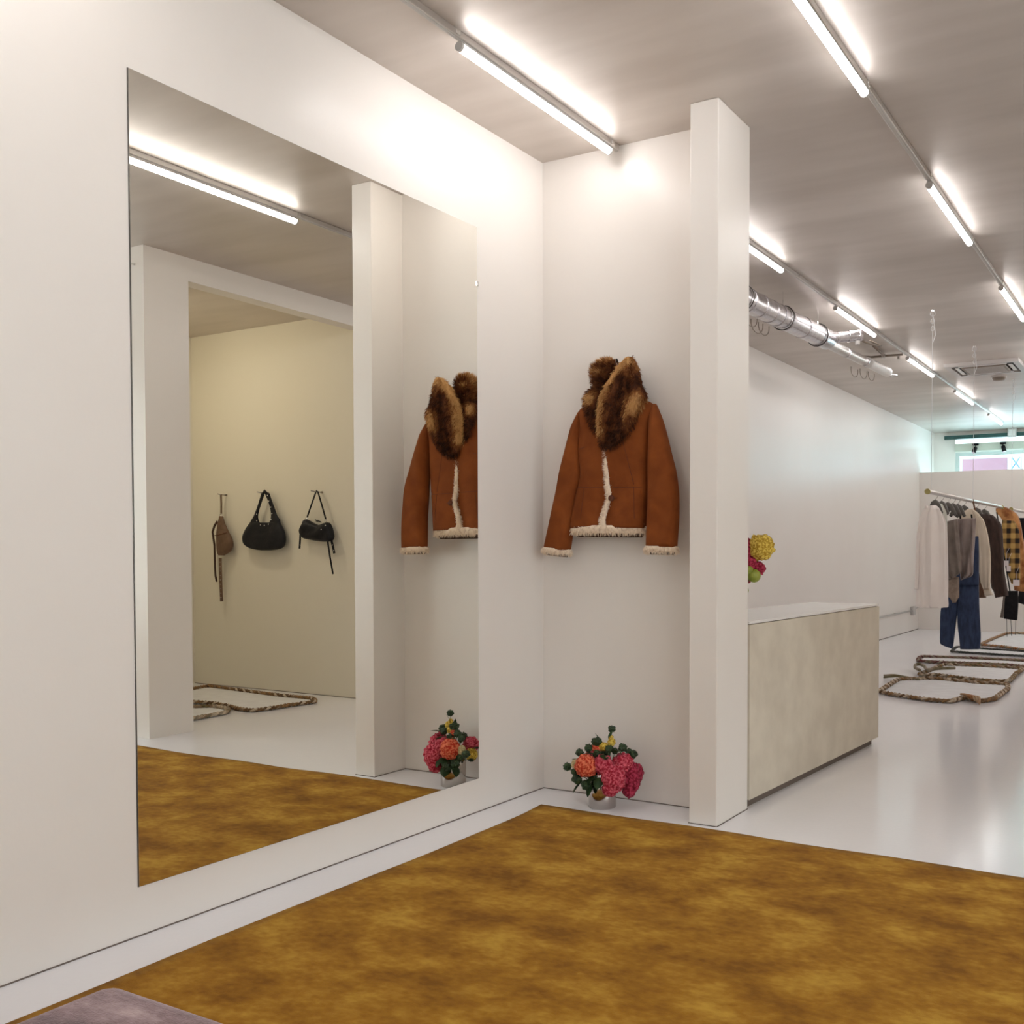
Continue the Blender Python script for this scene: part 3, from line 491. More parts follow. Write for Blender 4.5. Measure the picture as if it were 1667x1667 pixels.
# unseen warm lamp added to brighten the niche
t = thing('niche_fill_lamp', 'round warm fill lamp added unseen inside the butter coloured niche', 'lamp', (4.3, 0.75, H))
M['warm'] = mat('warm_fill_light', (0.9, 0.85, 0.7), emit=((1.0, 0.90, 0.70), 22.0))
link('lamp_base', lathe([(0, 0), (0.11, 0), (0.11, -0.03), (0, -0.03)], (4.3, 0.75, H), 24), M['white_plastic'], t, smooth=False)
link('lamp_bowl', lathe([(0.10, -0.03), (0.095, -0.055), (0.06, -0.085), (0, -0.095)], (4.3, 0.75, H), 24), M['warm'], t, smooth=True)

# ------------------------------------------------------------------ the mirror
t = thing('wall_mirror', 'tall frameless mirror fixed to the left wall', 'mirror', (0, -1.44, 0.1608))
link('glass', boxbm(0.003, 0.006, -2.3256, -0.5581, 0.1608, 2.7203), M['mirror'], t)
link('backing', boxbm(0.0002, 0.003, -2.3275, -0.5562, 0.159, 2.722), M['mirror_edge'], t)
link('clip', boxbm(0.0005, 0.011, -0.563, -0.549, 2.45, 2.475, bevel=0.002, seg=1), M['chrome'], t)  # chrome block stands in for a glint on the glass edge

# ------------------------------------------------------------------ the mustard rug
def rug():
    bm = bmesh.new(); nx, ny = 80, 100; x1, y0, y1 = 3.7, -5.4, -0.338
    rows = []
    for j in range(ny+1):
        v = j/ny; y = y0+(y1-y0)*v
        xl = 0.262-0.035*v**2+0.006*math.sin(v*17)-0.02*max(0, (v-0.965)/0.035)
        row = []
        for i in range(nx+1):
            u = i/nx; x = xl+(x1-xl)*u
            yy_ = y+(0.012*math.sin(x*2.1)+0.006*math.sin(x*7.3))*v**8
            z = 0.011+0.0012*noise.noise(Vector((x*3, y*3, 0)))
            row.append(bm.verts.new((x, yy_, z)))
        rows.append(row)
    for j in range(ny):
        for i in range(nx): bm.faces.new((rows[j][i], rows[j][i+1], rows[j+1][i+1], rows[j+1][i]))
    be = [e for e in bm.edges if e.is_boundary]
    r = bmesh.ops.extrude_edge_only(bm, edges=be)
    for v in r['geom']:
        if isinstance(v, bmesh.types.BMVert): v.co.z = 0.0005
    return bm
o = link('rug', rug(), M['rug'], smooth=True); tag(o, 'large mustard brown velvet rug on the pale floor', 'rug')

# ------------------------------------------------------------------ velvet ottoman in the near corner
def ottoman():
    t = thing('ottoman', 'mauve crushed velvet ottoman on the near left corner of the mustard rug', 'ottoman', (1.45, -3.5, 0.0125))
    bm = boxbm(1.135, 1.80, -3.86, -3.185, 0.05, 0.30, bevel=0.02, seg=3); link('base', bm, M['velvet'], t, smooth=True)
    bm = boxbm(1.095, 1.82, -3.88, -3.148, 0.30, 0.405, bevel=0.042, seg=5)
    link('cushion', bm, M['velvet'], t, smooth=True)
    for x in (1.18, 1.74):
        for y in (-3.80, -3.24): link('foot', lathe([(0, 0), (0.018, 0), (0.024, 0.04), (0, 0.04)], (x, y, 0.0125), 12), M['dark_metal'], t)
ottoman()

# ------------------------------------------------------------------ counter
t = thing('counter', 'sand coloured plaster counter with white top behind the column', 'counter', (0.9, 1.1, 0))
def slab(P, z0, z1):
    bm = bmesh.new(); a = [bm.verts.new((x, y, z0)) for x, y in P]; b = [bm.verts.new((x, y, z1)) for x, y in P]
    bm.faces.new(a); bm.faces.new(b); n = len(P)
    for i in range(n): bm.faces.new((a[i], a[(i+1) % n], b[(i+1) % n], b[i]))
    return bm
CP = [(1.088, 0.122), (1.187, 2.065), (0.72, 2.07), (0.62, 0.13)]
link('body', slab(CP, 0.042, 0.876), M['plaster'], t)
link('worktop', slab([(1.086, 0.122), (1.184, 2.062), (0.721, 2.069), (0.622, 0.13)], 0.880, 0.892), M['worktop'], t)
link('shadow_gap', slab([(1.075, 0.126), (1.172, 2.05), (0.735, 2.055), (0.64, 0.135)], 0.875, 0.881), M['joint'], t)
link('plinth', slab([(1.062, 0.126), (1.155, 2.02), (0.76, 2.02), (0.66, 0.15)], 0.0, 0.043), M['joint'], t)

# ------------------------------------------------------------------ shearling jacket on the back wall
def jacket():
    t = thing('shearling_jacket', 'rust suede shearling jacket with brown fur collar hung on the back wall', 'jacket', (0.47, -0.02, 1.25))
    def fold(x, s):
        f = 0.009*math.sin(3.1*x+5*s)*s+0.004*math.sin(7*x-9*s)*s + 0.007*math.exp(-((x-0.34)/0.12)**2)*max(0, s-0.35)
        f += -0.011*math.exp(-((x+0.55)/0.35)**2-((s-0.42)/0.035)**2)        # chest dart on the left front
        f += -0.004*math.exp(-((s-0.72)/0.015)**2)                            # waist seam
        f -= 0.012*math.exp(-((x+0.02)/0.05)**2)*max(0, s-0.3)
        return f
    body = link('body', loft(D['jacket_body'], [.02, .04, .05, .058, .066, .07, .07, .066, .064, .066, .07, .074], [.02, .03, .04, .045, .05, .05, .05, .05, .05, .05, .05, .05], seg=44, fold=fold, sub=4, power=0.6), M['suede'], t, smooth=True)
    def sf(x, s): return 0.008*math.sin(9*s+3*x)*math.sin(5*s) + 0.006*math.sin(22*s+2*x)*max(0, 0.5-abs(s-0.5))
    L = link('sleeve', loft(D['jacket_sleeve_l'], [.02, .045, .055, .058, .058, .055, .052, .05, .048, .046], [.02, .04, .04, .04, .04, .04, .04, .04, .04, .04], seg=28, fold=sf, sub=4, power=0.8), M['suede'], t, smooth=True)
    Rr = link('sleeve', loft(D['jacket_sleeve_r'], [.02, .045, .055, .058, .058, .056, .054, .05, .048], [.02, .04, .04, .04, .04, .04, .04, .04, .04], seg=28, fold=sf, sub=4, power=0.8), M['suede'], t, smooth=True)
    # cream fleece at cuffs, hem and front edge
    def trim(rows, df, db, count, ln, lean, nm, seed, wd=0.0028):
        o = link(nm, loft(rows, df, db, seg=28, sub=2, power=0.8), M['cream_fur'], t, smooth=True)
        o['label'] = 'cream fleece edging'
        fur(o, 'fleece', M['cream_fur'], count, ln, wd, lean, o, seed)
    a, b = D['jacket_sleeve_l'][-1], D['jacket_sleeve_r'][-1]
    def dn(r, d, k=0.004): return [r[0]-k, r[1], r[2]-d, r[3]+k, r[4], r[5]-d]
    trim([dn(a, -0.006, 0.0), dn(a, 0.006), dn(a, 0.020, 0.003)], [.046, .052, .044], [.038, .042, .036], 1500, 0.016, (0, -0.1, -0.9), 'cuff', 3)
    trim([dn(b, -0.006, 0.0), dn(b, 0.006), dn(b, 0.022, 0.003)], [.046, .052, .044], [.038, .042, .036], 1500, 0.016, (0, -0.1, -0.9), 'cuff', 4)
    c = D['jacket_body'][-1]
    trim([dn(c, -0.012, 0.0), dn(c, 0.004, .003), dn(c, 0.026, 0.0)], [.070, .079, .068], [.048, .053, .046], 3200, 0.016, (0, -0.15, -0.9), 'hem', 5)
    link('lining', loft([dn(c, 0.018, -.012), dn(c, 0.045, -.03)], [.045, .04], [.045, .04], seg=20, sub=2), M['lining'], t, smooth=True)
    for r_, nm in ((a, 'cuff_lining'), (b, 'cuff_lining')):
        link(nm, loft([dn(r_, 0.014, -.006), dn(r_, 0.034, -.016)], [.036, .03], [.03, .025], seg=16, sub=2), M['lining'], t, smooth=True)
    # front edging follows the surface
    P = [Vector((x, -0.150, z)) for x, y, z in D['placket']]
    fr = {0: -0.148, 1: -0.151, 2: -0.151, 3: -0.151, 4: -0.152, 5: -0.152, 6: -0.153, 7: -0.154, 8: -0.156, 9: -0.158, 10: -0.158}
    for i, v in enumerate(P): v.y = fr[i]+0.008
    pl = link('front_edging', tubebm(P, [(0.009, 0.008), (0.010, 0.009)]+[(0.011, 0.010)]*6+[(0.014, 0.012), (0.015, 0.012), (0.008, 0.008)], n=10, flat=(1, 0, 0)), M['cream_fur'], t, smooth=True)
    pl['label'] = 'cream fleece front edging'
    fur(pl, 'fleece', M['cream_fur'], 1500, 0.012, 0.0026, (-0.55, -0.15, -0.25), pl, 6)
    bx, _, bz = D['button'][0]
    bt = link('button', lathe([(0, -0.013), (0.011, -0.013), (0.0145, -0.008), (0.0145, 0), (0, 0)], (bx, -0.150, bz), 18, 'y'), M['seam'], t, smooth=True); bt['label'] = 'dark covered button'
    link('buttonhole', boxbm(bx+0.0155, bx+0.029, -0.1535, -0.150, bz-0.0015, bz+0.0015), M['seam'], t)
    # stitched seams laid on the surface: waist line, chest darts, pocket edge
    from mathutils.bvhtree import BVHTree
    tree = BVHTree.FromPolygons([v.co for v in body.data.vertices], [list(p.vertices) for p in body.data.polygons])
    def on(x, z):
        h = tree.ray_cast(Vector((x, -1, z)), Vector((0, 1, 0))); return (x, h[0].y-0.0006, z) if h[0] else None
    for (xa, za, xb, zb) in ((0.285, 1.536, 0.435, 1.532), (0.490, 1.530, 0.640, 1.527), (0.292, 1.722, 0.345, 1.730), (0.60, 1.53, 0.608, 1.38), (0.335, 1.53, 0.315, 1.38), (0.545, 1.76, 0.60, 1.54)):
        P_ = [on(xa+(xb-xa)*k/10, za+(zb-za)*k/10) for k in range(11)]
        P_ = [q for q in P_ if q]
        if len(P_) > 2: link('seam', tubebm(P_, 0.0011, n=5), M['seam'], t)
    # collar lobes
    def ta(s, v):
        q = 0.22+0.85*math.exp(-((s-0.05)/0.22)**2)*(1 if v < 0.62 else max(0, 1-(v-0.62)/0.3))
        q += 0.85*math.exp(-((s-0.88)/0.16)**2-((v-0.50)/0.11)**2)+0.8*math.exp(-((v-0.06)/0.12)**2)*(1-0.45*s)
        q += 0.35*math.exp(-((v-0.75)/0.06)**2)*math.exp(-((s-0.15)/0.2)**2)
        return min(q, 1.0)
    def tb(s, v): return 0.32+0.5*math.exp(-((v-0.38)/0.09)**2)*math.exp(-((s-0.5)/0.3)**2)+0.55*math.exp(-((s-0.0)/0.16)**2)*(1-v)+0.35*math.exp(-((v)/0.12)**2)
    def tc_(s, v): return 0.20+0.85*math.exp(-((v-0.22)/0.18)**2)*math.exp(-((s-0.45)/0.4)**2)
    A = link('collar', loft(D['collar_a'], [.010, .02, .028, .03, .034, .040, .042, .042, .040, .036, .034, .028, .014], [.02, .03, .05, .06, .07, .07, .07, .07, .06, .05, .04, .02, .01], seg=28, sub=4, power=0.85, tone=ta,
             fold=lambda x, s: 0.010*math.sin(5.5*x+6*s)-0.02*math.exp(-((x-0.0)/0.22)**2)*math.exp(-((s-0.35)/0.2)**2)), M['fur'], t, smooth=True)
    B = link('collar', loft(D['collar_b'], [.015, .03, .035, .035, .03, .02], [.03, .05, .06, .06, .05, .04], seg=24, sub=4, power=0.85, tone=tb, fold=lambda x, s: -0.02*math.exp(-((x-0.3)/0.3)**2)*math.exp(-((s-0.3)/0.25)**2)), M['fur'], t, smooth=True)
    Cc = link('collar', loft(D['collar_c'], [.015, .025, .03, .03, .028, .024, .018, .006], [.04, .06, .07, .07, .06, .05, .04, .02], seg=24, sub=4, power=0.85, tone=tc_), M['fur'], t, smooth=True)
    fur(A, 'fur', M['fur'], 9000, 0.021, 0.0028, (0.05, -0.1, -0.75), A, 11)
    fur(B, 'fur', M['fur'], 3800, 0.026, 0.0026, (-0.35, -0.05, 0.25), B, 12)
    fur(Cc, 'fur', M['fur'], 3200, 0.022, 0.0026, (-0.3, -0.1, -0.4), Cc, 13)
    x, y, z = D['jhook'][0]
    link('neck_panel', loft([[x-0.05, -0.06, 2.10, x+0.10, -0.06, 2.10], [x-0.06, -0.06, 2.0, x+0.11, -0.06, 2.0], [x-0.06, -0.07, 1.93, x+0.11, -0.07, 1.93]], .02, .03, seg=16), M['lining'], t, smooth=True)
    link('hanging_loop', tubebm([(x-0.022, -0.066, z-0.03), (x-0.012, -0.066, z+0.012), (x+0.004, -0.062, z+0.016), (x+0.016, -0.062, z-0.02)], (0.006, 0.003), n=6, flat=(0, 1, 0)), M['black'], t)
jacket()
hk = thing('wall_hook', 'small steel hook holding the shearling jacket on the back wall', 'hook', (0.465, 0, 2.14))
link('peg', tubebm([(0.465, 0.0, 2.14), (0.465, -0.055, 2.14), (0.465, -0.068, 2.152)], 0.004, n=8), M['steel'], hk, smooth=True)
link('plate', lathe([(0, -0.004), (0.012, -0.004), (0.012, 0), (0, 0)], (0.465, 0, 2.14), 14, 'y'), M['steel'], hk)

# ------------------------------------------------------------------ flowers
M['leaf'] = mat('dark_leaf', (0.02, 0.055, 0.015), (0.05, 0.11, 0.03), 25, rough=0.5)
M['pod'] = mat('green_pod', (0.008, 0.026, 0.008), (0.028, 0.060, 0.016), 60, rough=0.6)
M['lime'] = mat('lime_fruit', (0.20, 0.24, 0.02), (0.32, 0.35, 0.06), 30, rough=0.45)
def bloom_mat(n, a, b): return mat(n, a, b, 95, rough=0.8, lo=0.42, hi=0.60, bump=0.6, bscale=160, sheen=0.05, spec=0.25)
M['coral'] = bloom_mat('coral_bloom', (0.48, 0.030, 0.012), (0.82, 0.22, 0.11))
M['rose'] = bloom_mat('rose_bloom', (0.34, 0.010, 0.030), (0.72, 0.13, 0.18))
M['magenta'] = bloom_mat('magenta_bloom', (0.20, 0.005, 0.022), (0.48, 0.045, 0.095))
M['yellow'] = bloom_mat('yellow_bloom', (0.42, 0.24, 0.02), (0.82, 0.62, 0.12))
M['buff'] = bloom_mat('buff_bloom', (0.45, 0.34, 0.16), (0.70, 0.60, 0.36))
def bloom(name, c, r, m, parent, seed, amp=0.22, sub=4, label=None):
    bm = bmesh.new(); bmesh.ops.create_icosphere(bm, subdivisions=sub, radius=1.0)
    o_ = Vector((seed*3.7, seed*1.3, seed*2.1)); rx = r if isinstance(r, (tuple, list)) else (r, r, r)
    for v in bm.verts:
        p = v.co.normalized()
        d = 1+amp*(abs(noise.noise(p*2.6+o_))*1.6-0.25)+0.16*(0.5-abs(noise.noise(p*6.5+o_)))*amp/0.22+0.05*noise.noise(p*15+o_)
        v.co = Vector((c[0]+p.x*d*rx[0], c[1]+p.y*d*rx[1], c[2]+p.z*d*rx[2]))
    o = link(name, bm, m, parent, smooth=True)
    if label: o['label'] = label
    return o
def pod(c, r, parent, seed):
    rnd = random.Random(seed); bm = bmesh.new(); bmesh.ops.create_icosphere(bm, subdivisions=3, radius=1.0)
    for v in bm.verts:
        p = v.co.normalized(); d = rnd.uniform(1.06, 1.2) if rnd.random() < 0.3 else 0.92
        v.co = Vector((c[0]+p.x*d*r, c[1]+p.y*d*r, c[2]+p.z*d*r*0.95))
    link('seed_pod', bm, M['pod'], parent)
def leaf(c, d, ln, wd, parent, m='leaf'):
    c = Vector(c); d = Vector(d).normalized(); s = d.cross(Vector((0, 0.3, 1))).normalized(); n = s.cross(d)
    bm = bmesh.new(); A = []
    for i in range(6):
        u = i/5; wv = wd*math.sin(math.pi*(0.06+0.93*u))**0.8; p = c+d*ln*u-n*0.25*ln*u*u
        A.append((bm.verts.new(p-s*wv), bm.verts.new(p+n*wv*0.25), bm.verts.new(p+s*wv)))
    for a, b in zip(A, A[1:]):
        bm.faces.new((a[0], a[1], b[1], b[0])); bm.faces.new((a[1], a[2], b[2], b[1]))
    bmesh.ops.solidify(bm, geom=bm.faces[:], thickness=0.0012)
    link('leaf', bm, M[m], parent, smooth=True)
def stem(a, b, parent, r=0.0022):
    a, b = Vector(a), Vector(b); mid = (a+b)/2+Vector((0.006, -0.004, 0.0))
    link('stem', tubebm([a, mid, b], r, n=6), M['leaf'], parent, smooth=True)
def vase_at(x, y, z, r, h, label):
    t = thing('vase', label, 'vase', (x, y, z))
    link('cup', lathe([(0, 0), (r-0.002, 0), (r, 0.003), (r, h-0.001), (r-0.001, h), (r-0.003, h-0.001), (r-0.003, 0.012), (0, 0.012)], (x, y, z), 48), M['steel'], t, smooth=True)
    return t
VX, VY = 0.457, -0.182
v1 = vase_at(VX, VY, 0.0, 0.066, 0.165, 'polished steel vase standing on the floor below the shearling jacket')
bq_ = thing('bouquet', 'bouquet of pink and coral cockscombs with green pods in the floor vase', 'bouquet', (VX, VY, 0.06))
px = Vector((math.cos(0.33), math.sin(0.33), 0)); py = Vector((-math.sin(0.33), math.cos(0.33), 0))   # roughly across and along the view
def F(a, zz, d=0.0):
    v = Vector((VX, VY, zz))+px*a-py*d; v.y = min(v.y, -0.055); return v
for (a, zz, d, r, m, sd, lab) in (
    (-.068, .206, .060, (.052, .044, .050), 'coral', 1, 'coral orange cockscomb head'),
    (.014, .212, .055, (.046, .040, .044), 'rose', 2, 'rose pink cockscomb head'),
    (.068, .155, .070, (.058, .046, .062), 'rose', 3, 'rose pink cockscomb head'),
    (.052, .105, .078, (.036, .032, .034), 'rose', 9, 'rose pink cockscomb head'),
    (.105, .215, .020, (.048, .046, .046), 'rose', 4, 'rose pink cockscomb head'),
    (.142, .150, .015, (.046, .044, .068), 'magenta', 5, 'dark magenta cockscomb head'),
    (.136, .088, .030, (.030, .028, .030), 'magenta', 6, 'dark magenta cockscomb head'),
    (.172, .170, -.005, (.024, .024, .040), 'magenta', 7, 'dark magenta cockscomb head'),
    (-.055, .215, -.075, (.040, .036, .036), 'rose', 8, 'rose pink cockscomb head'),
    (.006, .290, .005, (.026, .024, .020), 'yellow', 10, 'yellow cockscomb head'),
    (.045, .312, .0, (.018, .018, .018), 'yellow', 11, 'yellow cockscomb head'),
    (.040, .330, -.01, (.012, .012, .014), 'yellow', 12, 'yellow cockscomb head'),
    (-.085, .168, -.055, (.030, .030, .032), 'yellow', 13, 'yellow cockscomb head'),
    (-.124, .205, .030, (.020, .020, .026), 'buff', 14, 'buff cockscomb head'),
    (-.028, .282, .01, (.022, .02, .02), 'coral', 15, 'coral orange cockscomb head')):
    p = F(a, zz, d); bloom('flower_head', p, r, M[m], bq_, sd, label=lab, sub=4 if max(r) > .035 else 3)
    stem((VX+0.25*(p.x-VX), VY+0.3*(p.y-VY), 0.10), p, bq_)
for i, (a, zz, d, r) in enumerate(((-.165, .192, .03, .021), (-.124, .170, .04, .020), (-.108, .262, .02, .019), (-.112, .140, .06, .023), (-.064, .282, .015, .020),
    (-.026, .312, .01, .025), (.044, .374, -.01, .018), (.100, .288, .0, .022), (.142, .252, -.02, .023), (.128, .268, -.01, .016), (-.064, .118, .075, .024), (-.030, .150, .05, .022), (.04, .285, .03, .020), (.065, .275, .02, .016), (-.02, .26, .03, .020), (.155, .255, -.02, .014), (-.09, .15, -.05, .02), (.0, .25, -.06, .022))):
    p = F(a, zz, d); pod(p, r, bq_, i+3); stem((VX+0.2*(p.x-VX), VY+0.3*(p.y-VY), 0.11), p, bq_, 0.0016)
for (a, zz, d, dr, ln, wd) in ((-.03, .165, .06, (-.3, -.6, -.5), .07, .026), (.0, .155, .07, (.2, -.8, -.6), .06, .024), (.01, .255, .03, (.5, -.6, .1), .07, .025), (-.02, .250, .02, (-.5, -.5, .3), .07, .025),
    (-.09, .13, .05, (-.6, -.4, -.6), .07, .026), (.06, .27, .02, (.7, -.3, .3), .07, .02), (-.01, .31, .0, (-.3, -.1, 1), .05, .008), (.03, .33, .0, (.4, .0, 1), .045, .008), (-.04, .12, .07, (-.2, -.6, -.8), .06, .026), (-.1, .2, -.05, (-.7, .2, .2), .08, .026)):
    leaf(F(a, zz, d), dr, ln, wd, bq_)
# second vase, on the counter, mostly hidden by the column
WX, WY, WZ = 0.79, 0.62, 0.892
vase_at(WX, WY, WZ, 0.055, 0.17, 'polished steel vase on the white counter top, behind the column')
b2 = thing('bouquet', 'bouquet with a yellow cockscomb and lime fruits peeking out from behind the column', 'bouquet', (WX, WY, WZ+0.05))
for (x, y, z, r, m, sd) in ((0.955, .60, 1.245, (.066, .05, .064), 'yellow', 21), (0.872, .585, 1.235, (.045, .04, .06), 'magenta', 22), (0.886, .58, 1.155, (.05, .04, .048), 'magenta', 23), (0.79, .62, 1.25, (.06, .05, .06), 'coral', 24), (0.868, .60, 1.088, (.04, .03, .03), 'magenta', 26), (0.935, .60, 1.135, (.04, .03, .035), 'magenta', 25)):
    bloom('flower_head', (x, y, z), r, M[m], b2, sd); stem((WX+0.2*(x-WX), WY, WZ+0.12), (x, y, z), b2)
for (x, y, z, r) in ((0.930, .57, 1.098, .036), (0.908, .555, 1.126, .026), (0.872, .58, 1.02, .024)):
    o = link('fruit', lathe([(0, -r), (r*.5, -r*.86), (r*.86, -r*.5), (r, 0), (r*.86, r*.5), (r*.5, r*.86), (0, r)], (x, y, z), 18), M['lime'], b2, smooth=True)
    stem((WX+0.2*(x-WX), WY, WZ+0.12), (x, y, z), b2)
leaf((0.86, .6, .99), (.5, -.2, -1), .09, .008, b2)

# ------------------------------------------------------------------ bags on the niche wall
def peg(name_label, x, z, y1=1.775, dx=0.0):
    t = thing('wall_peg', name_label, 'peg', (x, 1.9023, z), 'pegs on the niche wall')
    link('rod', tubebm([(x, 1.9023, z), (x+dx*0.5, (1.9023+y1)/2, z), (x+dx, y1, z+0.006)], 0.005, n=8), M['steel'], t, smooth=True)
    link('plate', lathe([(0, -0.004), (0.011, -0.004), (0.011, 0), (0, 0)], (x, 1.9023, z), 14, 'y'), M['steel'], t)
FB = (0, -1, 0)
def studs(P, t, r=0.006, m='chrome', nm='stud'):
    for x, y, z in P:
        link(nm, lathe([(0, -r*0.8), (r*.7, -r*0.5), (r, 0), (0, 0)], (x, y, z), 10, 'y'), M[m], t, smooth=True)
def hobo():
    t = thing('hobo_bag', 'black leather hobo bag with silver studs, middle bag on the niche wall', 'bag', (4.15, 1.84, 1.24), 'bags on the niche wall')
    link('body', loft(D['hobo_body'], [.025, .035, .042, .05, .05, .045, .035, .012], [.02, .03, .035, .04, .04, .035, .03, .01], seg=32, sub=4, power=0.7, fold=lambda x, s: 0.006*math.sin(9*x+6*s)*math.sin(4*s)), M['black_leather'], t, smooth=True)
    link('handle', loft(D['hobo_l'], [.025, .018, .012, .008, .007, .007], [.02, .014, .01, .008, .006, .006], seg=16, sub=4), M['black_leather'], t, smooth=True)
    link('handle', loft(D['hobo_r'], [.025, .018, .012, .008, .007, .007], [.02, .014, .01, .008, .006, .006], seg=16, sub=4), M['black_leather'], t, smooth=True)
    a, b = D['hobo_l'][-1], D['hobo_r'][-1]
    link('handle_top', tubebm([(a[0]*.5+a[3]*.5, 1.84, a[2]-0.005), (4.14, 1.84, 1.752), (b[0]*.5+b[3]*.5, 1.84, b[2]-0.005)], (0.008, 0.016), n=8, flat=(0, 1, 0)), M['black_leather'], t, smooth=True)
    studs(D['hobo_studs'], t)
    peg('steel peg holding the black hobo bag', D['hobo_peg'][0][0], 1.736)
hobo()
def saddle():
    t = thing('saddle_bag', 'brown saddle bag with long hanging straps, nearest the niche corner', 'bag', (4.68, 1.84, 1.2), 'bags on the niche wall')
    link('body', loft(D['sad_body'], [.008, .02, .03, .034, .036, .03, .01], [.008, .02, .03, .03, .03, .03, .01], seg=28, sub=4, power=0.75), M['brown_leather'], t, smooth=True)
    link('flap_seam', tubebm([(4.758, 1.812, 1.37), (4.70, 1.803, 1.372), (4.64, 1.806, 1.385), (4.60, 1.815, 1.395)], 0.003, n=6), M['seam'], t)
    s = link('strap', tubebm(D['sad_strap_top'], (0.013, 0.003), n=8, flat=(1, 0, 0)), M['brown_leather'], t, smooth=True)
    s2 = link('strap', tubebm(D['sad_strap_l'], (0.014, 0.003), n=8, flat=(1, 0, 0)), M['lining'], t, smooth=True); s2['label'] = 'dark side strap'
    s3 = link('strap', tubebm(D['sad_strap_low'], (0.021, 0.003), n=8, flat=(1, 0, 0)), M['brown_leather'], t, smooth=True)
    for k in range(9):
        z = 1.13-k*0.040; bm = lathe([(0, -0.003), (0.003, -0.002), (0.004, 0), (0, 0)], (4.7185-(1.13-z)*0.025, 1.836, z), 8, 'y'); link('eyelet', bm, M['chrome'], s3)
    ring = [(4.701+0.016*math.cos(a), 1.835, 1.553+0.014*math.sin(a)) for a in [2*math.pi*k/14 for k in range(14)]]
    link('ring', tubebm(ring, 0.003, n=6, closed=True), M['chrome'], t, smooth=True)
    peg('steel peg holding the brown saddle bag', 4.702, 1.736, 1.80, 0.0)
saddle()
def roll():
    t = thing('shoulder_bag', 'small black leather shoulder bag with dangling straps, nearest the opening edge', 'bag', (3.5, 1.84, 1.3), 'bags on the niche wall')
    link('body', loft(D['cyl_body'], [.02, .045, .05, .05, .05, .045, .02], [.02, .04, .04, .04, .04, .04, .02], seg=28, sub=4, power=0.85, fold=lambda x, s: 0.006*math.sin(14*s+4*x)), M['black_leather'], t, smooth=True)
    S_ = D['cyl_strap']
    link('strap', tubebm(S_[:3]+[[3.511, 1.84, 1.737]]+S_[3:], (0.009, 0.003), n=8, flat=(1, 0, 0.3)), M['black_leather'], t, smooth=True)
    for k, w_ in (('cyl_tab_l', .012), ('cyl_tab_r', .013), ('cyl_tail', .010)):
        link('hanging_strap', tubebm(D[k], (w_, 0.003), n=8, flat=(1, 0, 0)), M['black_leather'], t, smooth=True)
    studs(D['cyl_studs'], t, 0.006)
    for x, y, z in ((3.629, 1.84, 1.505), (3.409, 1.84, 1.483)):
        ring = [(x+0.012*math.cos(a), y-0.004, z+0.012*math.sin(a)) for a in [2*math.pi*k/12 for k in range(12)]]
        link('ring', tubebm(ring, 0.0028, n=6, closed=True), M['chrome'], t, smooth=True)
    link('bow', tubebm([(3.47, 1.79, 1.478), (3.44, 1.78, 1.486), (3.41, 1.79, 1.470), (3.445, 1.785, 1.474), (3.48, 1.79, 1.492)], 0.004, n=6), M['black_leather'], t, smooth=True)
    peg('steel peg holding the small black shoulder bag', 3.512, 1.727)
roll()
t = thing('ceiling_hook', 'tiny grey hook high on the wall stub facing the mirror', 'hook', (3.09, -0.13, 3.08))
link('hook', tubebm([(3.09, -0.1298, 3.085), (3.09, -0.16, 3.085), (3.09, -0.175, 3.07), (3.09, -0.165, 3.055)], 0.006, n=8), M['white_plastic'], t, smooth=True)

# ------------------------------------------------------------------ round duct, ceiling unit, conduit, spotlights
t = thing('air_duct', 'galvanised round air duct along the far left of the ceiling', 'duct', (0.2, 3.6, H))
def cyl(nm, a, b, r, m, n=24, smooth=True): return link(nm, tubebm([a, b], r, n=n), M[m], t, smooth=False if n < 8 else True)
def flatends(o): return o
a0, a1 = Vector((0.09, 1.2, 3.0)), Vector((0.237, 3.95, 3.0))
def seg_tube(nm, a, b, r, m, n=28):
    bm = bmesh.new(); a, b = Vector(a), Vector(b); d = (b-a).normalized(); N = 10
    tube(bm, [a+(b-a)*k/N for k in range(N+1)], r, n=n); o = link(nm, bm, M[m], t); 
    for p in o.data.polygons: p.use_smooth = len(p.vertices) == 4
    return o
seg_tube('main_pipe', a0, a1, 0.082, 'duct')
d_ = (a1-a0).normalized()
for k, f_ in enumerate((0.10, 0.22, 0.30, 0.43, 0.50, 0.57, 0.62, 0.68, 0.80, 0.93)):
    c = a0+(a1-a0)*f_
    link('pipe_band', tubebm([c-d_*0.012, c+d_*0.012], 0.087, n=24), M['duct'], t)
for f_ in (0.14, 0.40, 0.66, 0.92):
    c = a0+(a1-a0)*f_
    ring = [c+Vector((0.091*math.cos(q), 0, 0.091*math.sin(q))) for q in [2*math.pi*i/20 for i in range(20)]]
    link('hanger_ring', tubebm(ring, 0.004, n=5, closed=True), M['dark_metal'], t)
    link('hanger_rod', tubebm([c+Vector((0, 0, 0.09)), (c.x, c.y, H)], 0.003, n=6), M['chrome'], t)
seg_tube('branch_pipe', (0.21, 3.93, 3.01), (0.47, 4.13, 3.045), 0.046, 'duct', 22)
for x in (0.31, 0.39, 0.465): link('pipe_band', tubebm([(x-0.008, 3.93+(x-0.218)*0.769, 3.01+(x-0.21)*0.135), (x+0.008, 3.93+(x-0.202)*0.769, 3.01+(x-0.21)*0.135)], 0.051, n=20), M['duct'], t)
link('sensor', lathe([(0, 0), (0.02, 0), (0.024, 0.03), (0, 0.03)], (0.45, 4.10, 2.965), 14), M['grey_plastic'], t)
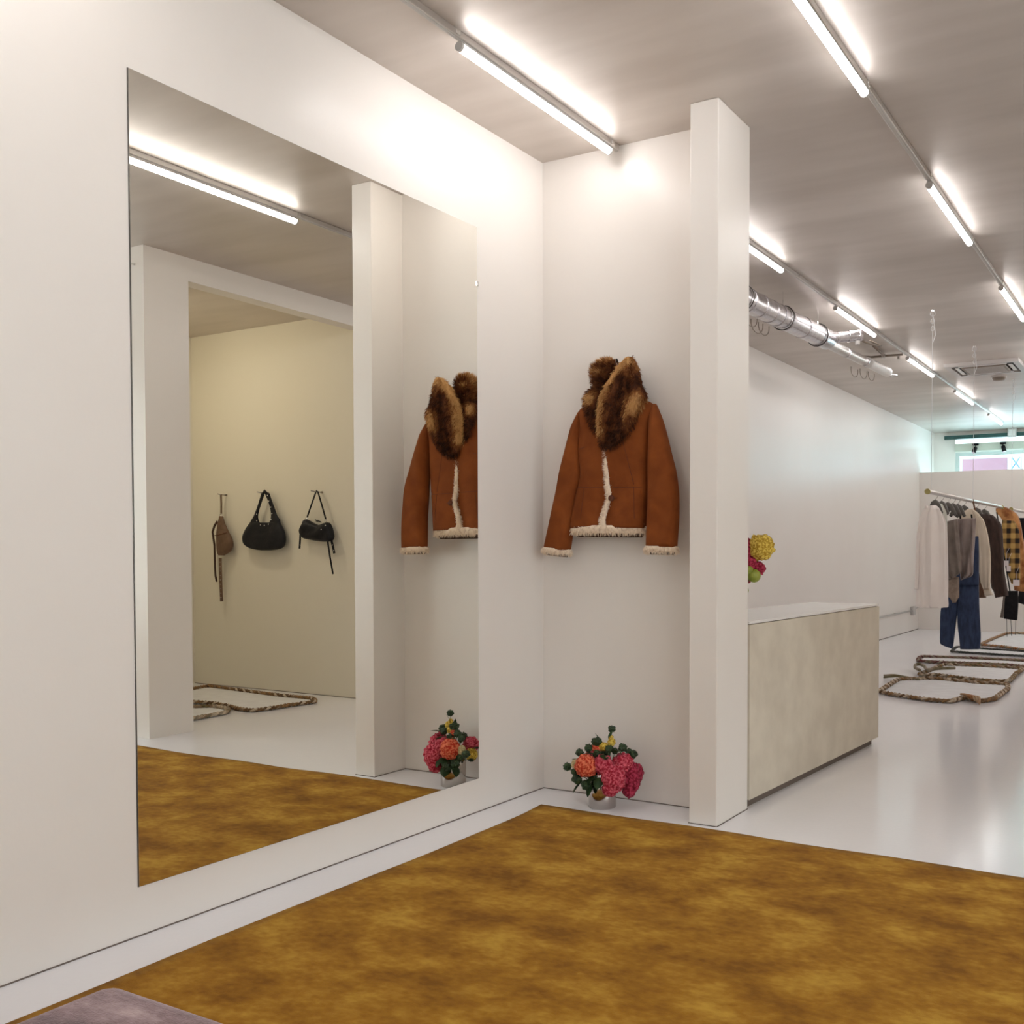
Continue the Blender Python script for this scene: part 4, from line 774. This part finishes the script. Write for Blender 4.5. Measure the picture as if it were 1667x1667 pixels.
link('pull_loop', tubebm([(0.47, 4.12, 3.0), (0.53, 4.3, 2.99), (0.57, 4.42, 3.0), (0.50, 4.3, 3.03)], 0.008, n=6), M['brownish'], t, smooth=True)
seg_tube('narrow_pipe', (0.185, 3.9, 3.0), (0.245, 5.08, 3.0), 0.043, 'aluminium', 20)
for y in (4.55, 5.05): link('pipe_band', tubebm([(0.19+0.05*(y-3.9), y-0.012, 3.0), (0.19+0.05*(y-3.9), y+0.012, 3.0)], 0.048, n=20), M['duct'], t)
s_ = seg_tube('end_sleeve', (0.255, 5.14, 3.0), (0.288, 5.72, 3.0), 0.048, 'white_plastic', 20); s_['label'] = 'pale end sleeve'
link('end_valve', tubebm([(0.288, 5.70, 3.0), (0.293, 5.82, 2.99), (0.34, 5.88, 2.985)], [0.026, 0.012, 0.010], n=10), M['chrome'], t, smooth=True)
link('end_valve', tubebm([(0.27, 5.78, 3.03), (0.31, 5.80, 2.96)], 0.009, n=8), M['chrome'], t, smooth=True)
link('side_pipe', tubebm([(0.22, 5.05, 3.04), (0.10, 5.55, 3.14), (0.12, 5.74, 3.165), (0.23, 5.758, 3.168), (0.42, 5.775, 3.168)], 0.012, n=8), M['brownish'], t, smooth=True)
link('side_pipe', tubebm([(0.24, 5.758, 3.168), (0.255, 5.55, 3.175), (0.264, 5.29, 3.18)], 0.012, n=8), M['brownish'], t, smooth=True)
link('tee_joint', lathe([(0, -0.02), (0.022, -0.02), (0.022, 0.02), (0, 0.02)], (0.235, 5.758, 3.168), 12), M['grey_plastic'], t)
link('nozzle', lathe([(0, -0.025), (0.014, -0.025), (0.014, 0.012), (0, 0.012)], (0.38, 5.775, 3.15), 12), M['chrome'], t)
for (x, y, s) in ((-0.30, 3.62, 1.0), (-0.34, 3.85, 1.1), (-0.33, 3.98, 1.0), (-0.24, 6.43, 1.0), (-0.19, 6.60, 1.0), (-0.16, 6.80, 0.9)):  # thin brown arcs hanging just under the ceiling
    arc = [(x-0.02*s*k/8, y+0.10*s*math.cos(math.pi*k/8), 3.165-0.06*s*math.sin(math.pi*k/8)) for k in range(9)]
    arc = [(x, y+0.10*s, H-0.001)]+arc+[(x-0.02*s, y-0.10*s, H-0.001)]
    link('ceiling_arc', tubebm(arc, 0.004, n=6), M['brownish'], t, smooth=True)

t = thing('cassette_unit', 'square ceiling air conditioning cassette with slotted frame', 'air conditioner', (1.0, 7.05, H))
M['unit_grey'] = mat('unit_grey', (0.50, 0.47, 0.45), rough=0.35)
cx, cy, hw, hl = 1.0, 7.03, 0.37, 0.36
bm = bmesh.new()
for (x0, x1, y0, y1) in ((cx-hw, cx+hw, cy-hl, cy-hl+0.06), (cx-hw, cx+hw, cy+hl-0.06, cy+hl), (cx-hw, cx-hw+0.06, cy-hl+0.06, cy+hl-0.06), (cx+hw-0.06, cx+hw, cy-hl+0.06, cy+hl-0.06)):
    box(bm, x0, x1, y0, y1, 3.165, H)
link('frame', bm, M['unit_grey'], t)['kind'] = 'stuff'
link('grille', boxbm(cx-0.22, cx+0.22, cy-0.21, cy+0.21, 3.160, 3.19, bevel=0.006), M['brownish'], t)
for k in range(9):
    y = cy-0.17+k*0.0425; link('grille_slat', boxbm(cx-0.19, cx+0.19, y-0.005, y+0.005, 3.157, 3.161), M['grey_plastic'], t)
for (x0, x1, y0, y1) in ((cx-0.25, cx+0.25, cy-0.285, cy-0.225), (cx-0.25, cx+0.25, cy+0.225, cy+0.285), (cx-0.295, cx-0.235, cy-0.22, cy+0.22), (cx+0.235, cx+0.295, cy-0.22, cy+0.22)):
    link('air_slot', boxbm(x0, x1, y0, y1, 3.178, H), M['dark_metal'], t)
    link('louver', boxbm(x0+0.01, x1-0.01, y0+0.012, y1-0.012, 3.166, 3.172, bevel=0.002, seg=1), M['white_plastic'], t)
t = thing('smoke_detector', 'small round smoke detector on the ceiling beside the cassette unit', 'detector', (1.02, 7.74, H))
link('base', lathe([(0, 0), (0.085, 0), (0.085, -0.015), (0, -0.015)], (1.02, 7.74, H), 24), M['white_plastic'], t)
link('head', lathe([(0.075, -0.015), (0.06, -0.045), (0, -0.05)], (1.02, 7.74, H), 24), M['brownish'], t, smooth=True)

t = thing('wall_conduit', 'thin grey conduit with outlet box low on the far left wall', 'conduit', (-0.79, 8, 0.33))
link('pipe', tubebm([(-0.785, 0.4, 0.32), (-0.785, 11.50, 0.32)], 0.012, n=8), M['grey_plastic'], t, smooth=True)
link('pipe', tubebm([(-0.785, 11.50, 0.32), (-0.785, 11.93, 0.36)], 0.010, n=8), M['grey_plastic'], t, smooth=True)
link('outlet_box', boxbm(-0.80, -0.75, 11.42, 11.56, 0.25, 0.38, bevel=0.006), M['grey_plastic'], t)
for y in (2.5, 4.5, 6.5, 8.5, 10.4): link('clip', boxbm(-0.80, -0.768, y-0.015, y+0.015, 0.304, 0.336, bevel=0.003, seg=1), M['grey_plastic'], t)

def spot(x, y, z, aim, label):
    t = thing('spotlight', label, 'spotlight', (x, y, z), 'black spotlights before the street window')
    link('mount', boxbm(x-0.045, x+0.045, y-0.025, y+0.025, z-0.03, z, bevel=0.004, seg=1), M['black'], t)
    link('arm', tubebm([(x, y, z-0.03), (x, y, z-0.06)], 0.008, n=8), M['black'], t)
    a = Vector((x, y, z-0.055)); d = Vector(aim).normalized()
    link('lamp_can', tubebm([a, a+d*0.01, a+d*0.10], [0.02, 0.032, 0.034], n=16), M['black'], t, smooth=False)
    link('bezel', tubebm([a+d*0.098, a+d*0.106], 0.029, n=16), M['chrome'], t)
spot(-0.12, 12.895, 2.985, (-0.3, -0.3, -1), 'left black spotlight above the pink window sign')
spot(0.30, 12.895, 2.985, (0.25, -0.2, -1), 'right black spotlight beside the end of the light track')
t = thing('junction_box', 'grey junction box where the left light track meets the end of the ceiling', 'box', (0.44, 12.9, 3.1))
link('housing', boxbm(0.37, 0.50, 12.86, 12.99, 3.06, H, bevel=0.005), M['grey_plastic'], t)
link('cover', boxbm(0.385, 0.485, 12.854, 12.86, 3.08, 3.18, bevel=0.003, seg=1), M['white_plastic'], t)

# ------------------------------------------------------------------ clothes rails and what hangs on them
RZ = 1.71
M['wire'] = mat('clear_wire', (0.72, 0.72, 0.72), rough=0.3)
M['brass'] = mat('aged_brass', (0.42, 0.36, 0.14), (0.50, 0.44, 0.20), 20, rough=0.4, metal=0.6)
def rx(y): return 1.055+0.020*(y-4.0)
def rail(y0, y1, wires, label):
    t = thing('clothes_rail', label, 'rail', (rx(y0), y0, RZ))
    link('rod', tubebm([(rx(y0), y0, RZ), (rx(y1), y1, RZ)], 0.017, n=14), M['aluminium'], t, smooth=True)
    for y, s in ((y0, -1), (y1, 1)):
        link('end_cap', tubebm([(rx(y), y-0.012, RZ), (rx(y), y+0.012, RZ)], 0.023, n=16), M['brass'], t)
    for y in wires:
        x = rx(y)-0.01
        link('suspension_wire', tubebm([(x, y, RZ+0.012), (x, y, 2.0), (x, y, H)], 0.0022, n=5), M['wire'], t)
        link('suspension_wire', tubebm([(x, y, 2.93), (x+0.02, y+0.02, 3.0), (x+0.012, y+0.01, 3.08), (x, y, H-0.02)], 0.003, n=5), M['wire'], t)
        for k in range(3):
            z = H-0.03-0.06*k
            pts_ = [(x+0.02*math.cos(q)*(1-0.2*k), y, z+0.02*math.sin(q)) for q in [2*math.pi*i/8 for i in range(8)]]
            link('wire_knot', tubebm(pts_, 0.003, n=5, closed=True), M['wire'], t)
        link('ceiling_plate', lathe([(0, 0), (0.016, 0), (0.014, -0.012), (0, -0.012)], (x, y, H), 12), M['chrome'], t)
rail(4.02, 7.35, (4.18, 5.86), 'long hanging clothes rail with a brass end, nearer rail')
rail(7.95, 11.4, (8.05, 9.0, 11.2), 'farther hanging clothes rail at the right edge')

M['silk'] = mat('white_silk', (0.86, 0.79, 0.745), (0.88, 0.82, 0.78), 7, rough=0.55, sheen=0.2)
M['pale_green'] = mat('pale_grey_green_cloth', (0.60, 0.60, 0.53), (0.66, 0.66, 0.58), 9, rough=0.8)
M['taupe'] = mat('taupe_drape', (0.21, 0.16, 0.145), (0.29, 0.23, 0.21), 9, rough=0.42, sheen=0.3)
M['taupe2'] = mat('taupe_knit', (0.17, 0.135, 0.115), (0.22, 0.18, 0.155), 14, rough=0.8)
M['mesh_cloth'] = mat('taupe_mesh', (0.24, 0.18, 0.145), (0.32, 0.25, 0.20), 40, rough=0.8)
M['denim'] = mat('blue_denim', (0.013, 0.025, 0.062), (0.030, 0.050, 0.112), 12, rough=0.85, bump=0.1, bscale=150, stretch=(3, 3, 1))
M['cream'] = mat('cream_cotton', (0.66, 0.565, 0.44), (0.72, 0.62, 0.50), 9, rough=0.8)
M['brown_cloth'] = mat('dark_brown_cloth', (0.028, 0.013, 0.009), (0.055, 0.026, 0.018), 14, rough=0.7, stretch=(3, 3, 1))
M['rust_hem'] = mat('brown_hem', (0.16, 0.085, 0.05), (0.22, 0.12, 0.07), 14, rough=0.8)
M['orange_fur'] = mat('orange_shearling', (0.25, 0.085, 0.022), (0.60, 0.29, 0.10), 12, rough=0.9, bump=0.4, bscale=120, sheen=0.3)
M['hanger'] = mat('grey_brown_hanger', (0.10, 0.09, 0.08), rough=0.35)
M['paper'] = mat('pale_paper_tag', (0.80, 0.73, 0.73), rough=0.7)
m = bpy.data.materials.new('ochre_black_check'); m.use_nodes = True; nt = m.node_tree; b = nt.nodes['Principled BSDF']
tc = nt.nodes.new('ShaderNodeTexCoord'); sx = nt.nodes.new('ShaderNodeSeparateXYZ'); nt.links.new(tc.outputs['Object'], sx.inputs[0])
def wave(out, f):
    a = nt.nodes.new('ShaderNodeMath'); a.operation = 'MULTIPLY'; a.inputs[1].default_value = f; nt.links.new(out, a.inputs[0])
    s = nt.nodes.new('ShaderNodeMath'); s.operation = 'SINE'; nt.links.new(a.outputs[0], s.inputs[0])
    h = nt.nodes.new('ShaderNodeMapRange'); h.inputs['From Min'].default_value = -0.35; h.inputs['From Max'].default_value = 0.35; nt.links.new(s.outputs[0], h.inputs['Value']); return h
wa, wb = wave(sx.outputs['X'], 2*math.pi/0.085), wave(sx.outputs['Z'], 2*math.pi/0.105)
mm = nt.nodes.new('ShaderNodeMath'); mm.operation = 'ADD'; nt.links.new(wa.outputs[0], mm.inputs[0]); nt.links.new(wb.outputs[0], mm.inputs[1])
rp = nt.nodes.new('ShaderNodeValToRGB'); mh = nt.nodes.new('ShaderNodeMath'); mh.operation = 'MULTIPLY'; mh.inputs[1].default_value = 0.5; nt.links.new(mm.outputs[0], mh.inputs[0]); mm = mh
rp.color_ramp.elements[0].position = 0.05; rp.color_ramp.elements[0].color = (0.012, 0.008, 0.005, 1); rp.color_ramp.elements[1].position = 0.85; rp.color_ramp.elements[1].color = (0.52, 0.33, 0.10, 1)
rp.color_ramp.elements.new(0.5).color = (0.26, 0.15, 0.045, 1)
nt.links.new(mm.outputs[0], rp.inputs['Fac']); nt.links.new(rp.outputs[0], b.inputs['Base Color']); b.inputs['Roughness'].default_value = 0.85
M['check'] = m

GF = (0.1, -1, 0)
def garment(name, label, cat, base, parts):
    t = thing(name, label, cat, base, 'garments on the hanging rails')
    for p in parts:
        pn, key, mk, df, amp, fr = p[:6]
        nr = len(D[key]); d_ = [df*(0.5 if i in (0,) else 1.0) for i in range(nr)]
        sl = p[6] if len(p) > 6 else 2.0
        fo = (lambda x, s, a=amp, f=fr, q=sl: a*math.sin(f*x+q*s)*(0.3+s)+a*0.5*math.sin(2.3*f*x-3*s)) if amp else None
        o = link(pn, loft(D[key], d_, [q*0.8 for q in d_], seg=36, sub=3, power=0.65, fold=fo, front=GF), M[mk], t, smooth=True)
    return t
garment('silk_shirt', 'long white silk shirt with high collar, first on the rail', 'shirt', (1.02, 4.36, 1.6), (('body', 'shirt_white', 'silk', .06, .02, 13), ('sleeve', 'shirt_white_sleeve', 'silk', .02, 0, 0), ('collar', 'shirt_white_collar', 'silk', .035, .004, 5)))
garment('pale_shirt', 'pale grey green shirt showing just behind the white silk shirt', 'shirt', (1.02, 4.62, 1.6), (('body', 'shirt_green', 'pale_green', .04, .008, 9),))
garment('knit_top', 'taupe knit top with sheer hem beside the white shirt', 'top', (1.07, 4.95, 1.5), (('body', 'drape_l', 'taupe2', .035, .02, 6, -6.0), ('sheer_hem', 'drape_low', 'mesh_cloth', .02, .008, 12)))
t = garment('draped_top', 'glossy taupe draped top hanging in front of the blue jeans', 'top', (1.18, 5.11, 1.5), (('body', 'drape_r', 'taupe', .03, .034, 5.0, 8.0),))
t = garment('jeans', 'wide blue denim jeans hanging from the rail', 'jeans', (1.1, 5.3, 1.4), (('waist', 'jeans_top', 'denim', .05, .005, 6), ('leg', 'jeans_l', 'denim', .05, .005, 5), ('leg', 'jeans_r', 'denim', .05, .005, 5)))
for x in (1.09, 1.19): link('hanging_tape', tubebm([(x, 5.3, 1.36), (x-0.02, 5.3, 1.565)], (0.008, 0.002), n=6, flat=(1, 0, 0)), M['black'], t)
garment('cream_shirt', 'cream cotton shirt with puffed sleeve behind the jeans', 'shirt', (1.15, 5.6, 1.6), (('body', 'cream_body', 'cream', .04, .008, 8), ('sleeve', 'cream_sleeve', 'cream', .035, .008, 7), ('cuff', 'cream_cuff', 'cream', .028, 0, 0)))
t = garment('brown_blouse', 'mid brown blouse edge behind the cream sleeve', 'blouse', (1.16, 5.78, 1.5), (('body', 'brown_hem', 'rust_hem', .03, .005, 8),))
link('hanging_tape', tubebm([(1.155, 5.75, 1.46), (1.10, 5.75, RZ+0.014), (1.095, 5.75, RZ-0.015)], (0.008, 0.002), n=6, flat=(1, 0, 0)), M['rust_hem'], t)
garment('brown_jacket', 'dark brown jacket between cream shirt and checked shirt', 'jacket', (1.15, 6.2, 1.6), (('body', 'jacket_brown', 'brown_cloth', .06, .012, 9),))
t = garment('checked_shirt', 'ochre and black checked shirt at the right edge', 'shirt', (1.25, 7.0, 1.55), (('body', 'plaid', 'check', .05, .012, 7),))
t = garment('shearling_coat', 'orange shearling coat behind the checked shirt', 'coat', (1.15, 7.25, 1.7), (('body', 'shearling', 'orange_fur', .07, .01, 5),))
t = garment('black_skirt', 'short black skirt with thin hanging cords below the checked shirt', 'skirt', (1.3, 6.9, 0.8), (('body', 'skirt', 'black', .03, .005, 7), ('lining_edge', 'skirt_lining', 'taupe2', .012, 0, 0)))
for a_, b_2 in D['cords']: link('cord', tubebm([a_, b_2], 0.003, n=5), M['black'], t)
link('strap', tubebm([(1.28, 6.9, 0.81), (1.20, 6.9, 1.30), (1.14, 6.9, 1.64)], (0.008, 0.002), n=6), M['black'], t)
garment('black_coat', 'black coat on the farther rail cut by the right edge', 'coat', (1.2, 8.6, 1.6), (('body', 'black_coat', 'black', .06, .008, 6),))
for k, (p_, q_) in enumerate(D['tags']):
    lab = ('upper pale price tag on the checked shirt', 'middle pale price tag on the checked shirt', 'lowest and largest pale price tag near the checked shirt hem')[k]
    t = thing('price_tag', lab, 'tag', (p_[0], p_[1], p_[2]), 'price tags on the checked shirt')
    bm = boxbm(min(p_[0], q_[0]), max(p_[0], q_[0]), p_[1]-0.001, p_[1]+0.001, min(p_[2], q_[2]), max(p_[2], q_[2])); 
    link('card', bm, M['paper'], t)
    xm = (p_[0]+q_[0])/2
    link('string', tubebm([(xm, p_[1], p_[2]-0.004), (xm-0.01, p_[1]+0.1, p_[2]+0.08), (xm-0.02, p_[1]+0.33, p_[2]+0.13)], 0.0012, n=5), M['paper'], t)
# hangers: one built, the rest copied
def make_hanger(x, y, z, label):
    t = thing('coat_hanger', label, 'hanger', (x, y, z), 'hangers on the rail')
    hx = rx(y)
    hook = [(x, y, z-0.02), (x+0.004, y, z+0.02), (x+0.02, y, RZ-0.03), (x+0.04, y, RZ+0.018), (x+0.055, y, RZ+0.004)]
    link('hook', tubebm(hook, 0.0024, n=6), M['steel'], t, smooth=True)
    arms = [(x-0.075, y, z-0.10), (x-0.05, y, z-0.058), (x-0.025, y, z-0.022), (x, y, z-0.01), (x+0.025, y, z-0.022), (x+0.05, y, z-0.058), (x+0.075, y, z-0.10)]
    link('shoulders', tubebm(arms, [(0.008, 0.016), (0.010, 0.020), (0.012, 0.026), (0.012, 0.028), (0.012, 0.026), (0.010, 0.020), (0.008, 0.016)], n=10, flat=(0, 1, 0)), M['hanger'], t, smooth=True)
    return t
hl_ = ['dark hanger carrying the white silk shirt', 'dark hanger carrying the pale grey green shirt', 'dark hanger carrying the taupe knit top', 'dark hanger carrying the glossy draped top', 'dark hanger carrying the blue jeans', 'dark hanger carrying the cream cotton shirt', 'dark hanger carrying the dark brown jacket', 'dark hanger carrying the black skirt']
h0 = None
HT = (55, 55, 35, 38, 45, 40, 30, 30)
HY = (4.43, 4.66, 4.93, 5.13, 5.32, 5.60, 6.20, 6.60)
for k in range(8):
    a_ = R(HT[k]); p_ = (rx(HY[k])-0.045*math.cos(a_), HY[k]-0.045*math.sin(a_), 1.648)
    if h0 is None: h0 = make_hanger(*p_, hl_[0])
    else:
        h1 = dup(h0, p_, hl_[k]); h1.rotation_euler = (0, 0, a_)
h0.rotation_euler = (0, 0, R(55))

# ------------------------------------------------------------------ rope-edged mats
def braid_mat(nm, a, b, c=None):
    return mat(nm, a, b, 5, rough=0.9, bump=0.4, bscale=140, lo=0.42, hi=0.58)
M['rope1'] = braid_mat('cream_brown_rope', (0.60, 0.50, 0.38), (0.20, 0.12, 0.06))
M['rope2'] = braid_mat('brown_rope', (0.13, 0.075, 0.035), (0.30, 0.17, 0.07))
M['rope3'] = braid_mat('grey_olive_rope', (0.34, 0.29, 0.22), (0.16, 0.13, 0.06))
M['rope_red'] = braid_mat('red_brown_rope', (0.12, 0.03, 0.03), (0.30, 0.22, 0.16))
M['rope_dark'] = braid_mat('black_green_rope', (0.03, 0.035, 0.03), (0.08, 0.08, 0.07))
M['rope_rust'] = braid_mat('rust_fringe', (0.36, 0.15, 0.05), (0.45, 0.32, 0.20))
def resample(P, step, closed=True):
    P = [Vector(p) for p in P]; n = len(P); Q = []
    for i in range(n if closed else n-1):
        p0, p1, p2, p3 = P[(i-1) % n] if closed or i else P[0], P[i], P[(i+1) % n], P[(i+2) % n] if closed or i+2 < n else P[-1]
        m_ = max(2, int((p2-p1).length/step))
        for k in range(m_):
            u = k/m_
            s1, s2 = (p2-p0)*0.25, (p3-p1)*0.25
            h = 2*u**3-3*u*u+1; Q.append(p1*h+s1*(u**3-2*u*u+u)+p2*(1-h)+s2*(u**3-u*u))
    return Q
def braid(P, parent, mats, amp=0.016, r=0.012, wl=0.15, z0=0.002):
    Q = resample(P, wl/9); n = len(Q); L = [0.0]
    for i in range(1, n): L.append(L[-1]+(Q[i]-Q[i-1]).length)
    tot = L[-1]+(Q[0]-Q[-1]).length; nw = max(1, round(tot/wl))
    for s in range(3):
        pts_ = []
        for i in range(n):
            tn = (Q[(i+1) % n]-Q[i-1]); tn.z = 0; tn.normalize(); nr = Vector((-tn.y, tn.x, 0))
            ph = 2*math.pi*nw*L[i]/tot+2*math.pi*s/3
            p = Q[i]+nr*(amp*math.sin(ph)); p.z = z0+r*1.9+r*0.75*math.sin(2*ph); pts_.append(p)
        link('rope_strand', tubebm(pts_, r, n=6, closed=True), M[mats[s]], parent, smooth=True)
def rope_mat(key, label, mats, amp=0.014, r=0.0105, wl=0.13, clampy=None):
    P = [list(p) for p in D[key]]
    if clampy: P = [[x, min(y, clampy), z] for x, y, z in P]
    c = [sum(p[k] for p in P)/len(P) for k in (0, 1)]
    t = thing('rope_mat', label, 'mat', (c[0], c[1], 0), 'rope edged mats on the floor')
    bm = bmesh.new(); a = [bm.verts.new((x+(c[0]-x)*0.02, y+(c[1]-y)*0.02, 0.001)) for x, y, _ in P]; f = bm.faces.new(a)
    bmesh.ops.triangulate(bm, faces=[f])
    r_ = bmesh.ops.extrude_face_region(bm, geom=bm.faces[:])
    for v in r_['geom']:
        if isinstance(v, bmesh.types.BMVert): v.co.z = 0.008
    link('felt_panel', bm, M['white_felt'], t)['label'] = 'white felt panel'
    braid([(x, y, 0) for x, y, _ in P], t, mats, amp, r, wl)
    return t
t1 = rope_mat('mat1', 'white mat with cream and brown braided rope edge, nearest the counter', ('rope1', 'rope1', 'rope2'))
for k in range(3):
    link('rope_end', tubebm(resample([(0.61+0.05*k, 5.33, 0.02), (0.50-0.03*k, 5.36+0.05*k, 0.035), (0.36-0.02*k, 5.30+0.08*k, 0.02)], 0.03, False), 0.009, n=6), M['rope3'], t1, smooth=True)
for k in range(5):
    link('rope_end', tubebm(resample([(1.28+0.03*k, 4.28-0.02*k, 0.05), (1.34+0.03*k, 4.20-0.03*k, 0.06), (1.40+0.02*k, 4.16-0.05*k, 0.02)], 0.03, False), 0.010, n=6), M['rope_rust'], t1, smooth=True)
t2 = rope_mat('mat2', 'white mat with olive rope edge tied in a loop, second from the counter', ('rope3', 'rope2', 'rope1'))
link('rope_loop', tubebm(resample([(x, y, z+0.04) for x, y, z in D['loop']], 0.03, False), 0.016, n=8), M['rope3'], t2, smooth=True)
rope_mat('mat3', 'narrow white mat with red brown rope edge, third from the counter', ('rope_red', 'rope3', 'rope_red'))
rope_mat('mat4', 'white mat with thin blackish rope edge under the jeans', ('rope_dark', 'rope_dark', 'rope_dark'), 0.010, 0.008)
rope_mat('mat5', 'farthest white mat with rust fringed rope edge', ('rope_rust', 'rope3', 'rope_rust'), clampy=11.6)
rope_mat('matA', 'white mat with dark brown braided edge against the niche wall', ('rope2', 'rope1', 'rope2'), 0.012, 0.009, 0.11)
rope_mat('matB', 'white mat with cream braided edge in the niche, nearer the opening', ('rope1', 'rope3', 'rope1'), 0.012, 0.009, 0.11)
